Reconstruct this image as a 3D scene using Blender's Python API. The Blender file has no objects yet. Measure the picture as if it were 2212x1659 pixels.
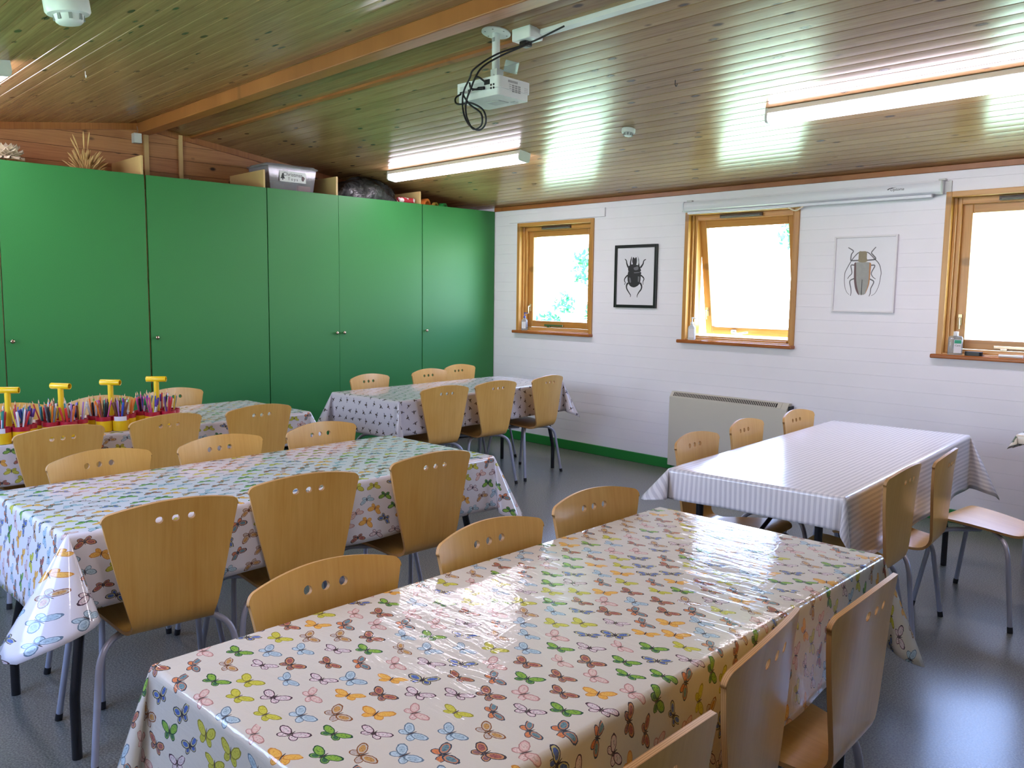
import bpy, bmesh, math, random
from math import sin, cos, pi, radians as RD, sqrt, atan2
from mathutils import Vector as V, Matrix as Mx
from mathutils.geometry import delaunay_2d_cdt, tessellate_polygon

sc = bpy.context.scene
COL = sc.collection
rnd = random.Random(7)

# ------------------------------------------------------------------ helpers
class MB:
    def __init__(s): s.v = []; s.f = []; s.m = []; s.uv = None
    def add(s, vs, fs, mat=0):
        o = len(s.v); s.v += [tuple(p) for p in vs]
        for f in fs: s.f.append([i + o for i in f]); s.m.append(mat)
        return s
    def box(s, x0, x1, y0, y1, z0, z1, mat=0, T=None):
        vs = [V((x, y, z)) for z in (z0, z1) for y in (y0, y1) for x in (x0, x1)]
        if T is not None: vs = [T @ p for p in vs]
        return s.add(vs, [(0, 2, 3, 1), (4, 5, 7, 6), (0, 1, 5, 4), (2, 6, 7, 3), (0, 4, 6, 2), (1, 3, 7, 5)], mat)
    def tube(s, pts, r, n=10, mat=0, cap=True, closed=False):
        pts = [V(p) for p in pts]; N = len(pts)
        rs = r if isinstance(r, (list, tuple)) else [r] * N
        vs = []; up = None
        for i, p in enumerate(pts):
            if closed: t = pts[(i + 1) % N] - pts[i - 1]
            else: t = pts[min(i + 1, N - 1)] - pts[max(i - 1, 0)]
            t.normalize()
            if up is None:
                up = V((0, 0, 1)) if abs(t.z) < .9 else V((1, 0, 0))
            a = t.cross(up).normalized(); up = a.cross(t).normalized()
            for k in range(n):
                q = 2 * pi * k / n
                vs.append(p + (a * cos(q) + up * sin(q)) * rs[i])
        fs = []
        for i in range(N if closed else N - 1):
            j = (i + 1) % N
            for k in range(n):
                fs.append((i * n + k, i * n + (k + 1) % n, j * n + (k + 1) % n, j * n + k))
        if cap and not closed:
            fs.append(tuple(range(n - 1, -1, -1))); fs.append(tuple((N - 1) * n + k for k in range(n)))
        return s.add(vs, fs, mat)
    def cyl(s, p0, p1, r, n=16, mat=0, r1=None):
        return s.tube([p0, p1], [r, r if r1 is None else r1], n, mat)
    def lathe(s, prof, n=24, mat=0, c=(0, 0, 0), T=None, cap=True):
        vs = []
        for r, z in prof:
            for k in range(n):
                q = 2 * pi * k / n
                p = V((c[0] + r * cos(q), c[1] + r * sin(q), c[2] + z)); vs.append(T @ p if T else p)
        N = len(prof)
        fs = [(i * n + k, i * n + (k + 1) % n, (i + 1) * n + (k + 1) % n, (i + 1) * n + k) for i in range(N - 1) for k in range(n)]
        if cap: fs += [tuple(range(n - 1, -1, -1)), tuple((N - 1) * n + k for k in range(n))]
        return s.add(vs, fs, mat)
    def prism(s, poly, h0, h1, T=None, mat=0):
        """2-D polygon in XY extruded along Z, then transformed by T"""
        n = len(poly); T = T or Mx.Identity(4)
        vs = [T @ V((x, y, h0)) for x, y in poly] + [T @ V((x, y, h1)) for x, y in poly]
        tris = tessellate_polygon([[V((x, y, 0)) for x, y in poly]])
        fs = [tuple(t) for t in tris] + [tuple(i + n for i in t)[::-1] for t in tris]
        fs += [(i, (i + 1) % n, (i + 1) % n + n, i + n) for i in range(n)]
        return s.add(vs, fs, mat)
    def build(s, name, mats, parent=None, smooth=None, bevel=0, seg=2, loc=None, fix=True):
        me = bpy.data.meshes.new(name)
        me.from_pydata(s.v, [], s.f)
        mats = mats if isinstance(mats, (list, tuple)) else [mats]
        for m in mats: me.materials.append(m)
        me.polygons.foreach_set('material_index', s.m)
        if fix:
            bm = bmesh.new(); bm.from_mesh(me)
            bmesh.ops.recalc_face_normals(bm, faces=bm.faces); bm.to_mesh(me); bm.free()
        if smooth is not None:
            me.polygons.foreach_set('use_smooth', [True] * len(me.polygons))
            if smooth < 180: me.set_sharp_from_angle(angle=RD(smooth))
        o = bpy.data.objects.new(name, me); COL.objects.link(o)
        if parent is not None: o.parent = parent
        if loc is not None: o.location = loc
        if bevel:
            b = o.modifiers.new('Bevel', 'BEVEL'); b.width = bevel; b.segments = seg; b.limit_method = 'ANGLE'
            b.harden_normals = False
        return o

def tag(o, label=None, cat=None, group=None, kind=None):
    if label: o['label'] = label
    if cat: o['category'] = cat
    if group: o['group'] = group
    if kind: o['kind'] = kind
    return o
def empty(name, loc=(0, 0, 0), rz=0, label=None, cat=None, group=None, kind=None):
    o = bpy.data.objects.new(name, None); COL.objects.link(o); o.empty_display_size = .1
    o.location = loc; o.rotation_euler = (0, 0, rz)
    return tag(o, label, cat, group, kind)
def struct(o): o['kind'] = 'structure'; return o
def copy_tree(o, parent=None):
    c = o.copy(); COL.objects.link(c)
    if parent is not None: c.parent = parent
    for ch in list(o.children): copy_tree(ch, c)
    return c
def smooth_path(pts, n=6):
    """Catmull-Rom through points"""
    P = [V(p) for p in pts]; P = [P[0] * 2 - P[1]] + P + [P[-1] * 2 - P[-2]]
    out = []
    for i in range(1, len(P) - 2):
        a, b, c, d = P[i - 1:i + 3]
        for k in range(n):
            t = k / n
            out.append(.5 * ((2 * b) + (c - a) * t + (2 * a - 5 * b + 4 * c - d) * t * t + (3 * b - a - 3 * c + d) * t ** 3))
    out.append(P[-2]); return out
def fillet(pts, r, n=6):
    """polyline with rounded corners"""
    P = [V(p) for p in pts]; out = [P[0]]
    for i in range(1, len(P) - 1):
        a = (P[i - 1] - P[i]); b = (P[i + 1] - P[i]); rr = min(r, a.length * .49, b.length * .49)
        p0 = P[i] + a.normalized() * rr; p2 = P[i] + b.normalized() * rr
        for k in range(n + 1):
            t = k / n; out.append(p0 * (1 - t) ** 2 + P[i] * 2 * t * (1 - t) + p2 * t * t)
    out.append(P[-1]); return out
def rrect(w, h, r, n=5):
    out = []
    for cx, cy, a0 in ((w / 2 - r, h / 2 - r, 0), (-w / 2 + r, h / 2 - r, 90), (-w / 2 + r, -h / 2 + r, 180), (w / 2 - r, -h / 2 + r, 270)):
        for k in range(n + 1):
            a = RD(a0 + 90 * k / n); out.append((cx + r * cos(a), cy + r * sin(a)))
    return out

# ------------------------------------------------------------------ materials
def srgb(r, g, b):
    f = lambda c: (c / 255 / 12.92) if c / 255 <= .04045 else ((c / 255 + .055) / 1.055) ** 2.4
    return (f(r), f(g), f(b), 1)
class NT:
    def __init__(s, name):
        s.mat = bpy.data.materials.new(name); s.mat.use_nodes = True
        s.t = s.mat.node_tree; s.t.nodes.clear()
        s.out = s.n('ShaderNodeOutputMaterial')
    def n(s, typ, **kw):
        x = s.t.nodes.new(typ)
        for k, v in kw.items(): setattr(x, k, v)
        return x
    def l(s, a, b): s.t.links.new(a, b)
    def set(s, node, key, val):
        if hasattr(val, 'is_output') or isinstance(val, bpy.types.NodeSocket): s.l(val, node.inputs[key])
        else: node.inputs[key].default_value = val
    def math(s, op, a, b=None, c=None, clamp=False):
        x = s.n('ShaderNodeMath', operation=op, use_clamp=clamp)
        s.set(x, 0, a)
        if b is not None: s.set(x, 1, b)
        if c is not None: s.set(x, 2, c)
        return x.outputs[0]
    def mix(s, f, a, b, blend='MIX'):
        x = s.n('ShaderNodeMix', data_type='RGBA', blend_type=blend)
        s.set(x, 0, f); s.set(x, 6, a); s.set(x, 7, b); return x.outputs[2]
    def sep(s, v):
        x = s.n('ShaderNodeSeparateXYZ'); s.l(v, x.inputs[0]); return x.outputs
    def comb(s, x=0., y=0., z=0.):
        c = s.n('ShaderNodeCombineXYZ'); s.set(c, 0, x); s.set(c, 1, y); s.set(c, 2, z); return c.outputs[0]
    def noise(s, vec, scale=5, detail=3, rough=.5, dist=0):
        x = s.n('ShaderNodeTexNoise'); x.inputs['Scale'].default_value = scale; x.inputs['Detail'].default_value = detail
        x.inputs['Roughness'].default_value = rough; x.inputs['Distortion'].default_value = dist
        if vec is not None: s.l(vec, x.inputs['Vector'])
        return x.outputs[0]
    def ramp(s, f, stops, const=False):
        x = s.n('ShaderNodeValToRGB'); s.l(f, x.inputs[0]); e = x.color_ramp.elements
        x.color_ramp.interpolation = 'CONSTANT' if const else 'LINEAR'
        while len(e) < len(stops): e.new(.5)
        for el, (p, c) in zip(e, stops): el.position = p; el.color = c
        return x.outputs[0]
    def bump(s, h, strength=.3, dist=.01):
        x = s.n('ShaderNodeBump'); x.inputs['Strength'].default_value = strength; x.inputs['Distance'].default_value = dist
        s.l(h, x.inputs['Height']); return x.outputs[0]
    def obj(s): return s.n('ShaderNodeTexCoord').outputs['Object']
    def scale(s, v, sx, sy, sz):
        m = s.n('ShaderNodeMapping'); s.l(v, m.inputs[0]); m.inputs['Scale'].default_value = (sx, sy, sz); return m.outputs[0]
    def bsdf(s, color, rough=.5, metal=0, spec=.5, normal=None, coat=0, coatr=.1, **kw):
        b = s.n('ShaderNodeBsdfPrincipled')
        s.set(b, 'Base Color', color); s.set(b, 'Roughness', rough); s.set(b, 'Metallic', metal)
        b.inputs['Specular IOR Level'].default_value = spec
        b.inputs['Coat Weight'].default_value = coat; b.inputs['Coat Roughness'].default_value = coatr
        for k, v in kw.items(): s.set(b, k.replace('_', ' '), v)
        if normal is not None:
            s.l(normal, b.inputs['Normal'])
            if coat: s.l(normal, b.inputs['Coat Normal'])
        s.l(b.outputs[0], s.out.inputs[0]); return b

def plain(name, col, rough=.5, metal=0, spec=.5, coat=0, var=.06, vs=30, bump=0, **kw):
    """a plain coloured material with slight procedural mottling"""
    t = NT(name); o = t.obj(); n = t.noise(o, vs, 3)
    c = t.mix(t.math('MULTIPLY', n, var * 2), col, tuple(x * .6 for x in col[:3]) + (1,)) if var else col
    nr = t.bump(t.noise(o, vs * 4, 2), bump, .002) if bump else None
    t.bsdf(c, rough, metal, spec, nr, coat, **kw); return t.mat

def mat_pine(name, base, dark, light, axis='X', pitch=.0915, perp='Y', rough=.3, coat=0, spec=.5, knots=1., off=0.):
    """varnished tongue and groove pine: grain along axis, boards counted along perp"""
    t = NT(name); xyz = t.sep(t.obj()); I = {'X': 0, 'Y': 1, 'Z': 2}
    a, p = xyz[I[axis]], xyz[I[perp]]
    row = t.math('FLOOR', t.math('DIVIDE', t.math('ADD', p, off), pitch))
    wn = t.n('ShaderNodeTexWhiteNoise', noise_dimensions='1D'); t.l(row, wn.inputs['W'])
    r = wn.outputs['Value']
    sh = t.math('ADD', a, t.math('MULTIPLY', r, 37.))
    g = t.noise(t.comb(t.math('MULTIPLY', sh, .9), t.math('MULTIPLY', p, 26.), r), 3., 5, .6, .8)
    g2 = t.noise(t.comb(t.math('MULTIPLY', sh, 2.), t.math('MULTIPLY', p, 140.), r), 2., 3, .5, .3)
    col = t.ramp(t.math('ADD', t.math('MULTIPLY', g, .8), t.math('MULTIPLY', g2, .2)), [(.3, dark), (.52, base), (.75, light)])
    col = t.mix(.35, col, t.ramp(r, [(0, dark), (.5, base), (1, light)]), 'MIX')
    vo = t.n('ShaderNodeTexVoronoi', feature='F1'); vo.inputs['Scale'].default_value = 1.
    t.l(t.comb(t.math('MULTIPLY', sh, 4.6), t.math('MULTIPLY', p, 1 / pitch * .93), 0.), vo.inputs['Vector'])
    d = vo.outputs['Distance']
    sel = t.sep(vo.outputs['Color'])[0]
    kn = t.math('MULTIPLY', t.ramp(d, [(.09, (1, 1, 1, 1)), (.17, (0, 0, 0, 1))]), t.math('GREATER_THAN', sel, .25))
    kn = t.math('MULTIPLY', kn, .85 * knots)
    col = t.mix(kn, col, srgb(58, 40, 26))
    nb = t.bump(t.math('ADD', g, t.math('MULTIPLY', g2, .3)), .012, .004)
    t.bsdf(col, rough, 0, spec, nb, coat, .18); return t.mat

def mat_ply(name, c0, c1, rough=.32):
    t = NT(name); uv = t.n('ShaderNodeUVMap').outputs[0]; x, y, z = t.sep(uv)
    inf = t.n('ShaderNodeObjectInfo').outputs['Random']
    g = t.noise(t.comb(t.math('MULTIPLY', x, 55.), t.math('MULTIPLY', y, 3.), t.math('MULTIPLY', inf, 20.)), 1.6, 4, .6, .5)
    g2 = t.noise(t.comb(t.math('MULTIPLY', x, 4.), t.math('MULTIPLY', y, 2.), t.math('MULTIPLY', inf, 31.)), 2., 2)
    col = t.ramp(t.math('ADD', t.math('MULTIPLY', g, .5), t.math('MULTIPLY', g2, .5)), [(.3, c0), (.7, c1)])
    hs = t.n('ShaderNodeHueSaturation'); t.l(col, hs.inputs['Color'])
    t.l(t.math('ADD', t.math('MULTIPLY', inf, .16), .92), hs.inputs['Value'])
    t.bsdf(hs.outputs[0], rough, 0, .5, t.bump(g, .04, .002), .35, .2); return t.mat

def mat_plyedge():
    t = NT('ply_edge'); x, y, z = t.sep(t.n('ShaderNodeUVMap').outputs[0])
    s = t.math('SINE', t.math('MULTIPLY', y, 2 * pi * 3.5))
    t.bsdf(t.mix(t.math('ADD', t.math('MULTIPLY', s, .5), .5), srgb(214, 170, 108), srgb(176, 124, 66)), .5); return t.mat

class Bfly:
    """node maths for a scattered print"""
    def __init__(s, t, cw, ch, rot_amt, swap=False, jit=.012):
        s.t = t; m = t.math
        u, v, _ = t.sep(t.n('ShaderNodeUVMap').outputs[0])
        if swap: u, v = v, u
        py = m('DIVIDE', v, ch); r = m('FLOOR', py)
        px = m('ADD', m('DIVIDE', u, cw), m('MULTIPLY', m('MODULO', m('ABSOLUTE', r), 2.), .5)); c = m('FLOOR', px)
        wn = t.n('ShaderNodeTexWhiteNoise', noise_dimensions='2D'); t.l(t.comb(c, r), wn.inputs['Vector'])
        rr = t.sep(wn.outputs['Color']); s.r = wn.outputs['Value']
        lx = m('ADD', m('MULTIPLY', m('SUBTRACT', m('FRACT', px), .5), cw), m('MULTIPLY', m('SUBTRACT', rr[1], .5), jit))
        ly = m('ADD', m('MULTIPLY', m('SUBTRACT', m('FRACT', py), .5), ch), m('MULTIPLY', m('SUBTRACT', rr[2], .5), jit))
        a = m('MULTIPLY', m('SUBTRACT', rr[0], .5), rot_amt)
        ca, sa = m('COSINE', a), m('SINE', a)
        s.x = m('SUBTRACT', m('MULTIPLY', lx, ca), m('MULTIPLY', ly, sa))
        s.y = m('ADD', m('MULTIPLY', lx, sa), m('MULTIPLY', ly, ca))
        s.y = m('DIVIDE', s.y, m('ADD', m('MULTIPLY', rr[2], .35), .72))
        s.X = m('ABSOLUTE', s.x)
    def ell(s, cx, cy, rx, ry, ang, X=None):
        m = s.t.math; X = X or s.X; dx = m('SUBTRACT', X, cx); dy = m('SUBTRACT', s.y, cy); c, n = cos(RD(ang)), sin(RD(ang))
        a = m('DIVIDE', m('ADD', m('MULTIPLY', dx, c), m('MULTIPLY', dy, n)), rx)
        b = m('DIVIDE', m('SUBTRACT', m('MULTIPLY', dy, c), m('MULTIPLY', dx, n)), ry)
        return m('SQRT', m('ADD', m('MULTIPLY', a, a), m('MULTIPLY', b, b)))
def mat_butterfly(name, base, swap=False, wr=.5, rough=.13, film=False):
    t = NT(name); b = Bfly(t, .090, .0475, 1.1, swap, .010); m = t.math
    uv = t.n('ShaderNodeUVMap').outputs[0]
    nz = m('MULTIPLY', m('SUBTRACT', t.noise(uv, 160, 3), .5), .35)
    up = m('ADD', b.ell(.0172, .0068, .0178, .0094, 28), nz); lo = m('ADD', b.ell(.0112, -.0077, .0108, .0080, -35), nz)
    body = b.ell(0., .001, .0014, .0112, 0)
    W = lambda *c: srgb(*c)
    K = 10
    fill = [W(66, 108, 190), W(240, 186, 72), W(224, 212, 212), W(132, 184, 46), W(208, 205, 60), W(164, 84, 78), W(166, 196, 210), W(200, 150, 76), W(226, 202, 190), W(96, 140, 150)]
    low = [W(60, 96, 178), W(238, 178, 60), W(228, 216, 214), W(28, 104, 64), W(196, 196, 50), W(140, 92, 96), W(184, 214, 226), W(190, 176, 168), W(232, 208, 200), W(224, 128, 66)]
    edge = [W(36, 42, 70), W(206, 140, 54), W(70, 46, 60), W(28, 80, 54), W(150, 146, 46), W(62, 54, 64), W(104, 128, 144), W(134, 82, 40), W(176, 132, 124), W(52, 72, 88)]
    mid = [W(214, 206, 110), W(236, 180, 80), W(228, 200, 206), W(120, 176, 60), W(210, 208, 70), W(214, 150, 90), W(196, 220, 228), W(196, 196, 186), W(226, 180, 172), W(214, 130, 80)]
    R = lambda L: t.ramp(b.r, [(i / K, c) for i, c in enumerate(L)], True)
    soft = lambda c, k: t.mix(k, c, base)
    cf, cl, ce, cm = soft(R(fill), .08), soft(R(low), .08), soft(R(edge), .03), soft(R(mid), .08)
    det = t.noise(uv, 260, 2)
    band = lambda d, lo_, hi: m('MULTIPLY', m('GREATER_THAN', d, lo_), m('LESS_THAN', d, hi))
    wing = lambda d, c: t.mix(m('GREATER_THAN', d, .80), t.mix(m('MULTIPLY', band(d, .58, .80), .75), t.mix(m('MULTIPLY', m('GREATER_THAN', det, .56), .55), c, ce), cm), ce)
    col = base
    n2 = t.noise(uv, 420, 2)
    col = t.mix(m('MULTIPLY', n2, .10), base, tuple(c * .6 for c in base[:3]) + (1,))
    col = t.mix(m('LESS_THAN', lo, 1.), col, wing(lo, cl))
    col = t.mix(m('LESS_THAN', up, 1.), col, wing(up, cf))
    col = t.mix(m('LESS_THAN', body, 1.), col, srgb(70, 60, 60))
    # vinyl film: fine creases
    w1 = t.noise(t.scale(uv, 7, 24, 1), 1., 4, .6, 1.2); w2 = t.noise(uv, 3.2, 2); 
    w3 = t.n('ShaderNodeTexVoronoi', feature='DISTANCE_TO_EDGE'); w3.inputs['Scale'].default_value = 9.
    t.l(t.scale(t.n('ShaderNodeUVMap').outputs[0], 1.6, .7, 1), w3.inputs['Vector'])
    cr = t.ramp(w3.outputs['Distance'], [(0, (1, 1, 1, 1)), (.05, (0, 0, 0, 1))])
    h = m('ADD', m('ADD', m('MULTIPLY', w1, .5), m('MULTIPLY', w2, .8)), m('MULTIPLY', cr, .035 if film else .0))
    t.bsdf(col, rough, 0, .5, t.bump(h, wr, .012), 0); return t.mat
def mat_bee():
    t = NT('vinyl_bees'); b = Bfly(t, .075, .062, 6.28, False, .02); m = t.math
    body = b.ell(0., -.001, .0056, .0135, 0); w = b.ell(.0115, .004, .0105, .0046, 20)
    base = srgb(200, 192, 190); st = m('GREATER_THAN', m('SINE', m('MULTIPLY', b.y, 1150.)), .2)
    col = t.mix(m('LESS_THAN', w, 1.), base, srgb(120, 112, 116))
    col = t.mix(m('LESS_THAN', body, 1.), col, t.mix(st, srgb(48, 42, 46), srgb(112, 92, 70)))
    uv = t.n('ShaderNodeUVMap').outputs[0]
    t.bsdf(col, .11, 0, .5, t.bump(t.noise(uv, 4, 2), .25, .012)); return t.mat
def mat_stripe():
    t = NT('vinyl_ticking'); u, v, _ = t.sep(t.n('ShaderNodeUVMap').outputs[0]); m = t.math
    s = m('SINE', m('MULTIPLY', u, 2 * pi / .0215))
    f = t.ramp(m('ADD', m('MULTIPLY', s, .5), .5), [(.38, (0, 0, 0, 1)), (.62, (1, 1, 1, 1))])
    n = t.noise(t.scale(t.n('ShaderNodeUVMap').outputs[0], 300, 20, 1), 1., 2)
    col = t.mix(m('MULTIPLY', f, m('ADD', n, .4)), srgb(236, 233, 232), srgb(207, 204, 206))
    t.bsdf(col, .17, 0, .5, t.bump(t.noise(t.n('ShaderNodeUVMap').outputs[0], 3, 2), .15, .012)); return t.mat
def mat_leafprint():
    t = NT('vinyl_leaves'); uv = t.n('ShaderNodeUVMap').outputs[0]
    v = t.n('ShaderNodeTexVoronoi'); v.inputs['Scale'].default_value = 13.; t.l(uv, v.inputs['Vector'])
    d = t.math('ADD', v.outputs['Distance'], t.math('MULTIPLY', t.noise(uv, 40, 2), .35))
    c = t.ramp(t.sep(v.outputs['Color'])[0], [(0, srgb(112, 120, 80)), (.4, srgb(84, 98, 70)), (.7, srgb(140, 140, 96))], True)
    t.bsdf(t.mix(t.math('LESS_THAN', d, .62), srgb(214, 205, 186), c), .25); return t.mat
def emit(name, col, strength):
    t = NT(name); e = t.n('ShaderNodeEmission'); e.inputs[0].default_value = col; e.inputs[1].default_value = strength
    t.l(e.outputs[0], t.out.inputs[0]); return t.mat
def mat_glass(name, tint=(1, 1, 1, 1), refl=1.0, rough=.02, body=0.):
    """thin pane: see-through with a Fresnel reflection"""
    t = NT(name); tr = t.n('ShaderNodeBsdfTransparent'); tr.inputs[0].default_value = tint
    gl = t.n('ShaderNodeBsdfGlossy'); gl.inputs['Roughness'].default_value = rough
    lw = t.n('ShaderNodeLayerWeight'); fr = t.math('ADD', t.math('MULTIPLY', t.math('POWER', lw.outputs['Facing'], 5.), .9), .04)
    mx = t.n('ShaderNodeMixShader'); t.l(t.math('MULTIPLY', fr, refl), mx.inputs[0]); t.l(tr.outputs[0], mx.inputs[1]); t.l(gl.outputs[0], mx.inputs[2])
    o = mx.outputs[0]
    if body:
        df = t.n('ShaderNodeBsdfDiffuse'); df.inputs[0].default_value = tint
        m2 = t.n('ShaderNodeMixShader'); m2.inputs[0].default_value = body; t.l(o, m2.inputs[1]); t.l(df.outputs[0], m2.inputs[2]); o = m2.outputs[0]
    t.l(o, t.out.inputs[0]); return t.mat
def mat_floor():
    t = NT('vinyl_floor'); o = t.obj()
    n1 = t.noise(o, 160, 2); n2 = t.noise(o, 2.2, 3)
    col = t.ramp(n1, [(.35, srgb(92, 93, 88)), (.5, srgb(112, 113, 107)), (.68, srgb(134, 134, 126))])
    col = t.mix(t.math('MULTIPLY', n2, .25), col, srgb(92, 92, 88))
    t.bsdf(col, .27, 0, .5, t.bump(n1, .05, .002)); return t.mat
def mat_laminate():
    t = NT('green_laminate'); o = t.obj(); n = t.noise(o, 220, 2)
    col = t.mix(n, srgb(42, 116, 58), srgb(51, 131, 66))
    t.bsdf(col, .50, 0, .5, t.bump(n, .06, .001)); return t.mat
def mat_wall():
    t = NT('white_painted_boards'); o = t.obj(); n = t.noise(o, 3, 3)
    t.bsdf(t.mix(n, srgb(240, 238, 244), srgb(231, 229, 236)), .45, 0, .4, t.bump(t.noise(t.scale(o, 2, 30, 60), 1., 3), .05, .004)); return t.mat

M = {}
def make_materials():
    M['ceil'] = mat_pine('ceiling_pine', srgb(156, 121, 82), srgb(130, 95, 60), srgb(178, 143, 99), 'X', .0915, 'Y', .235, .0, .55)
    M['gable'] = mat_pine('gable_pine', srgb(186, 130, 84), srgb(150, 98, 60), srgb(204, 150, 100), 'Y', .115, 'Z', .5, knots=1.2)
    M['beam'] = mat_pine('beam_pine', srgb(160, 100, 52), srgb(130, 76, 36), srgb(176, 116, 64), 'X', .5, 'Y', .4, knots=.5)
    M['frame'] = mat_pine('window_pine', srgb(190, 136, 68), srgb(160, 108, 48), srgb(206, 156, 86), 'Z', .5, 'X', .28, knots=.5)
    M['frameh'] = mat_pine('window_pine_rail', srgb(190, 136, 68), srgb(160, 108, 48), srgb(206, 156, 86), 'X', .5, 'Z', .28, knots=.5)
    M['sill'] = mat_pine('sill_pine', srgb(170, 100, 50), srgb(140, 78, 36), srgb(186, 118, 66), 'X', .5, 'Y', .2, knots=.4)
    M['wall'] = mat_wall(); M['floor'] = mat_floor(); M['green'] = mat_laminate()
    M['greenpaint'] = plain('green_gloss_paint', srgb(38, 128, 56), .3)
    M['carcass'] = plain('cabinet_board', srgb(212, 178, 122), .5, vs=12)
    M['edge'] = plain('cabinet_board_edge', srgb(226, 196, 148), .5)
    M['dark'] = plain('dark_gap', srgb(30, 26, 24), .8)
    M['brass2'] = plain('pale_brass', srgb(206, 190, 150), .3, .5, var=.03)
    M['brass'] = plain('knob_metal', srgb(190, 170, 150), .18, 1, var=.02)
    M['ply'] = mat_ply('beech_ply', srgb(210, 156, 70), srgb(228, 182, 98)); M['plyedge'] = mat_plyedge()
    M['greytube'] = plain('grey_tube', srgb(172, 176, 192), .35, .2, coat=.2, var=.08)
    M['blackrub'] = plain('black_rubber', srgb(28, 28, 30), .6)
    M['blacktube'] = plain('black_tube', srgb(22, 23, 28), .25, .0, .6, var=.02)
    M['tabletop'] = plain('table_board', srgb(196, 180, 150), .4)
    M['vb1'] = mat_butterfly('vinyl_butterflies_wet_gloss', srgb(219, 215, 200), False, .24, .085, True)
    M['vb2'] = mat_butterfly('vinyl_butterflies', srgb(228, 226, 230), True, .08, .08)
    M['vb3'] = mat_butterfly('vinyl_butterflies_dull', srgb(224, 220, 222), True, .08, .09)
    M['bee'] = mat_bee(); M['stripe'] = mat_stripe(); M['leafp'] = mat_leafprint()
    M['white'] = plain('white_plastic', srgb(226, 228, 228), .35, var=.03)
    M['offwhite'] = plain('offwhite_plastic', srgb(204, 206, 206), .45, var=.05)
    M['screenw'] = plain('screen_case_white', srgb(222, 224, 232), .3, var=.02)
    M['grey'] = plain('grey_plastic', srgb(150, 152, 152), .5)
    M['black'] = plain('black_plastic', srgb(20, 20, 22), .4)
    M['cable'] = plain('black_cable', srgb(18, 18, 20), .45)
    M['cream'] = plain('cream_enamel', srgb(202, 198, 184), .38, var=.05, vs=6)
    M['tubeglow'] = emit('lamp_diffuser_glow', (1, .90, 1.05, 1), 15.)
    M['pane'] = mat_glass('window_glass')
    M['yellow'] = plain('yellow_plastic', srgb(240, 196, 28), .3, var=.05)
    M['red'] = plain('red_plastic', srgb(176, 24, 52), .35, var=.05)
    M['paper'] = plain('white_paper', srgb(228, 226, 230), .6, var=.02)
    M['paperg'] = plain('print_paper', srgb(224, 223, 230), .35, var=.02)
    M['pblack'] = plain('frame_black', srgb(24, 24, 28), .3)
    M['ink'] = plain('ink_black', srgb(36, 34, 38), .5, var=.2, vs=60)
    M['inkgrey'] = plain('ink_grey', srgb(110, 108, 114), .5)
    M['inkpale'] = plain('ink_pale_grey', srgb(164, 164, 160), .5, var=.3, vs=40)
    M['inkorange'] = plain('ink_orange', srgb(186, 130, 82), .5)
    M['inkplum'] = plain('ink_plum', srgb(104, 80, 82), .5)
    M['inktan'] = plain('ink_tan', srgb(150, 138, 112), .5, var=.3, vs=60)
    M['logo'] = plain('logo_grey', srgb(70, 72, 80), .5)
    M['bin'] = mat_glass('clear_plastic_bin', srgb(226, 226, 232), 1., .08, .20)
    M['bag'] = NTbag()
    M['straw'] = plain('dry_straw', srgb(222, 184, 124), .8, var=.2)
    M['petal'] = plain('paper_petal', srgb(222, 208, 184), .8)
    M['clear'] = mat_glass('clear_bottle', srgb(226, 236, 240), 1., .04, .18)
    M['pump_blue'] = plain('pump_blue', srgb(48, 66, 150), .35)
    M['label_green'] = plain('label_green', srgb(60, 170, 130), .5)
    M['vent'] = plain('trickle_vent_brown', srgb(70, 54, 48), .45)
    M['leaf'] = plain('leaf_green', srgb(60, 142, 92), .6, var=.4, vs=6)
    M['bark'] = plain('pale_bark', srgb(226, 222, 208), .9, var=.4, vs=20)
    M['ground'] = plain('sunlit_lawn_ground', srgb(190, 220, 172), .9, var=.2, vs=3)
def NTbag():
    t = NT('grey_plastic_bag'); o = t.obj(); n = t.noise(o, 14, 4, .6, 1.5)
    t.bsdf(t.ramp(n, [(.35, srgb(40, 42, 44)), (.6, srgb(74, 76, 78)), (.75, srgb(120, 118, 120))]), .25, 0, .6, t.bump(n, .5, .02)); return t.mat
make_materials()

# ------------------------------------------------------------------ room shell
XL, XR, YF = -.62, 9.2, -6.52
HC, SL, YR = 2.335, .1365, -3.26
def ceil_z(y): return HC + SL * min(-y, y - YF)
WINS = [(.335, 1.325), (2.31, 3.31), (4.32, 5.32), (6.32, 7.32)]   # windows in the white wall
FWINS = [(.6, 2.0), (2.8, 4.2)]                                   # windows behind the camera
WZ0, WZ1 = 1.10, 2.165

b = MB(); b.box(XL - .1, XR + .1, YF - .1, .15, -.12, 0); struct(b.build('floor', M['floor']))

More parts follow.
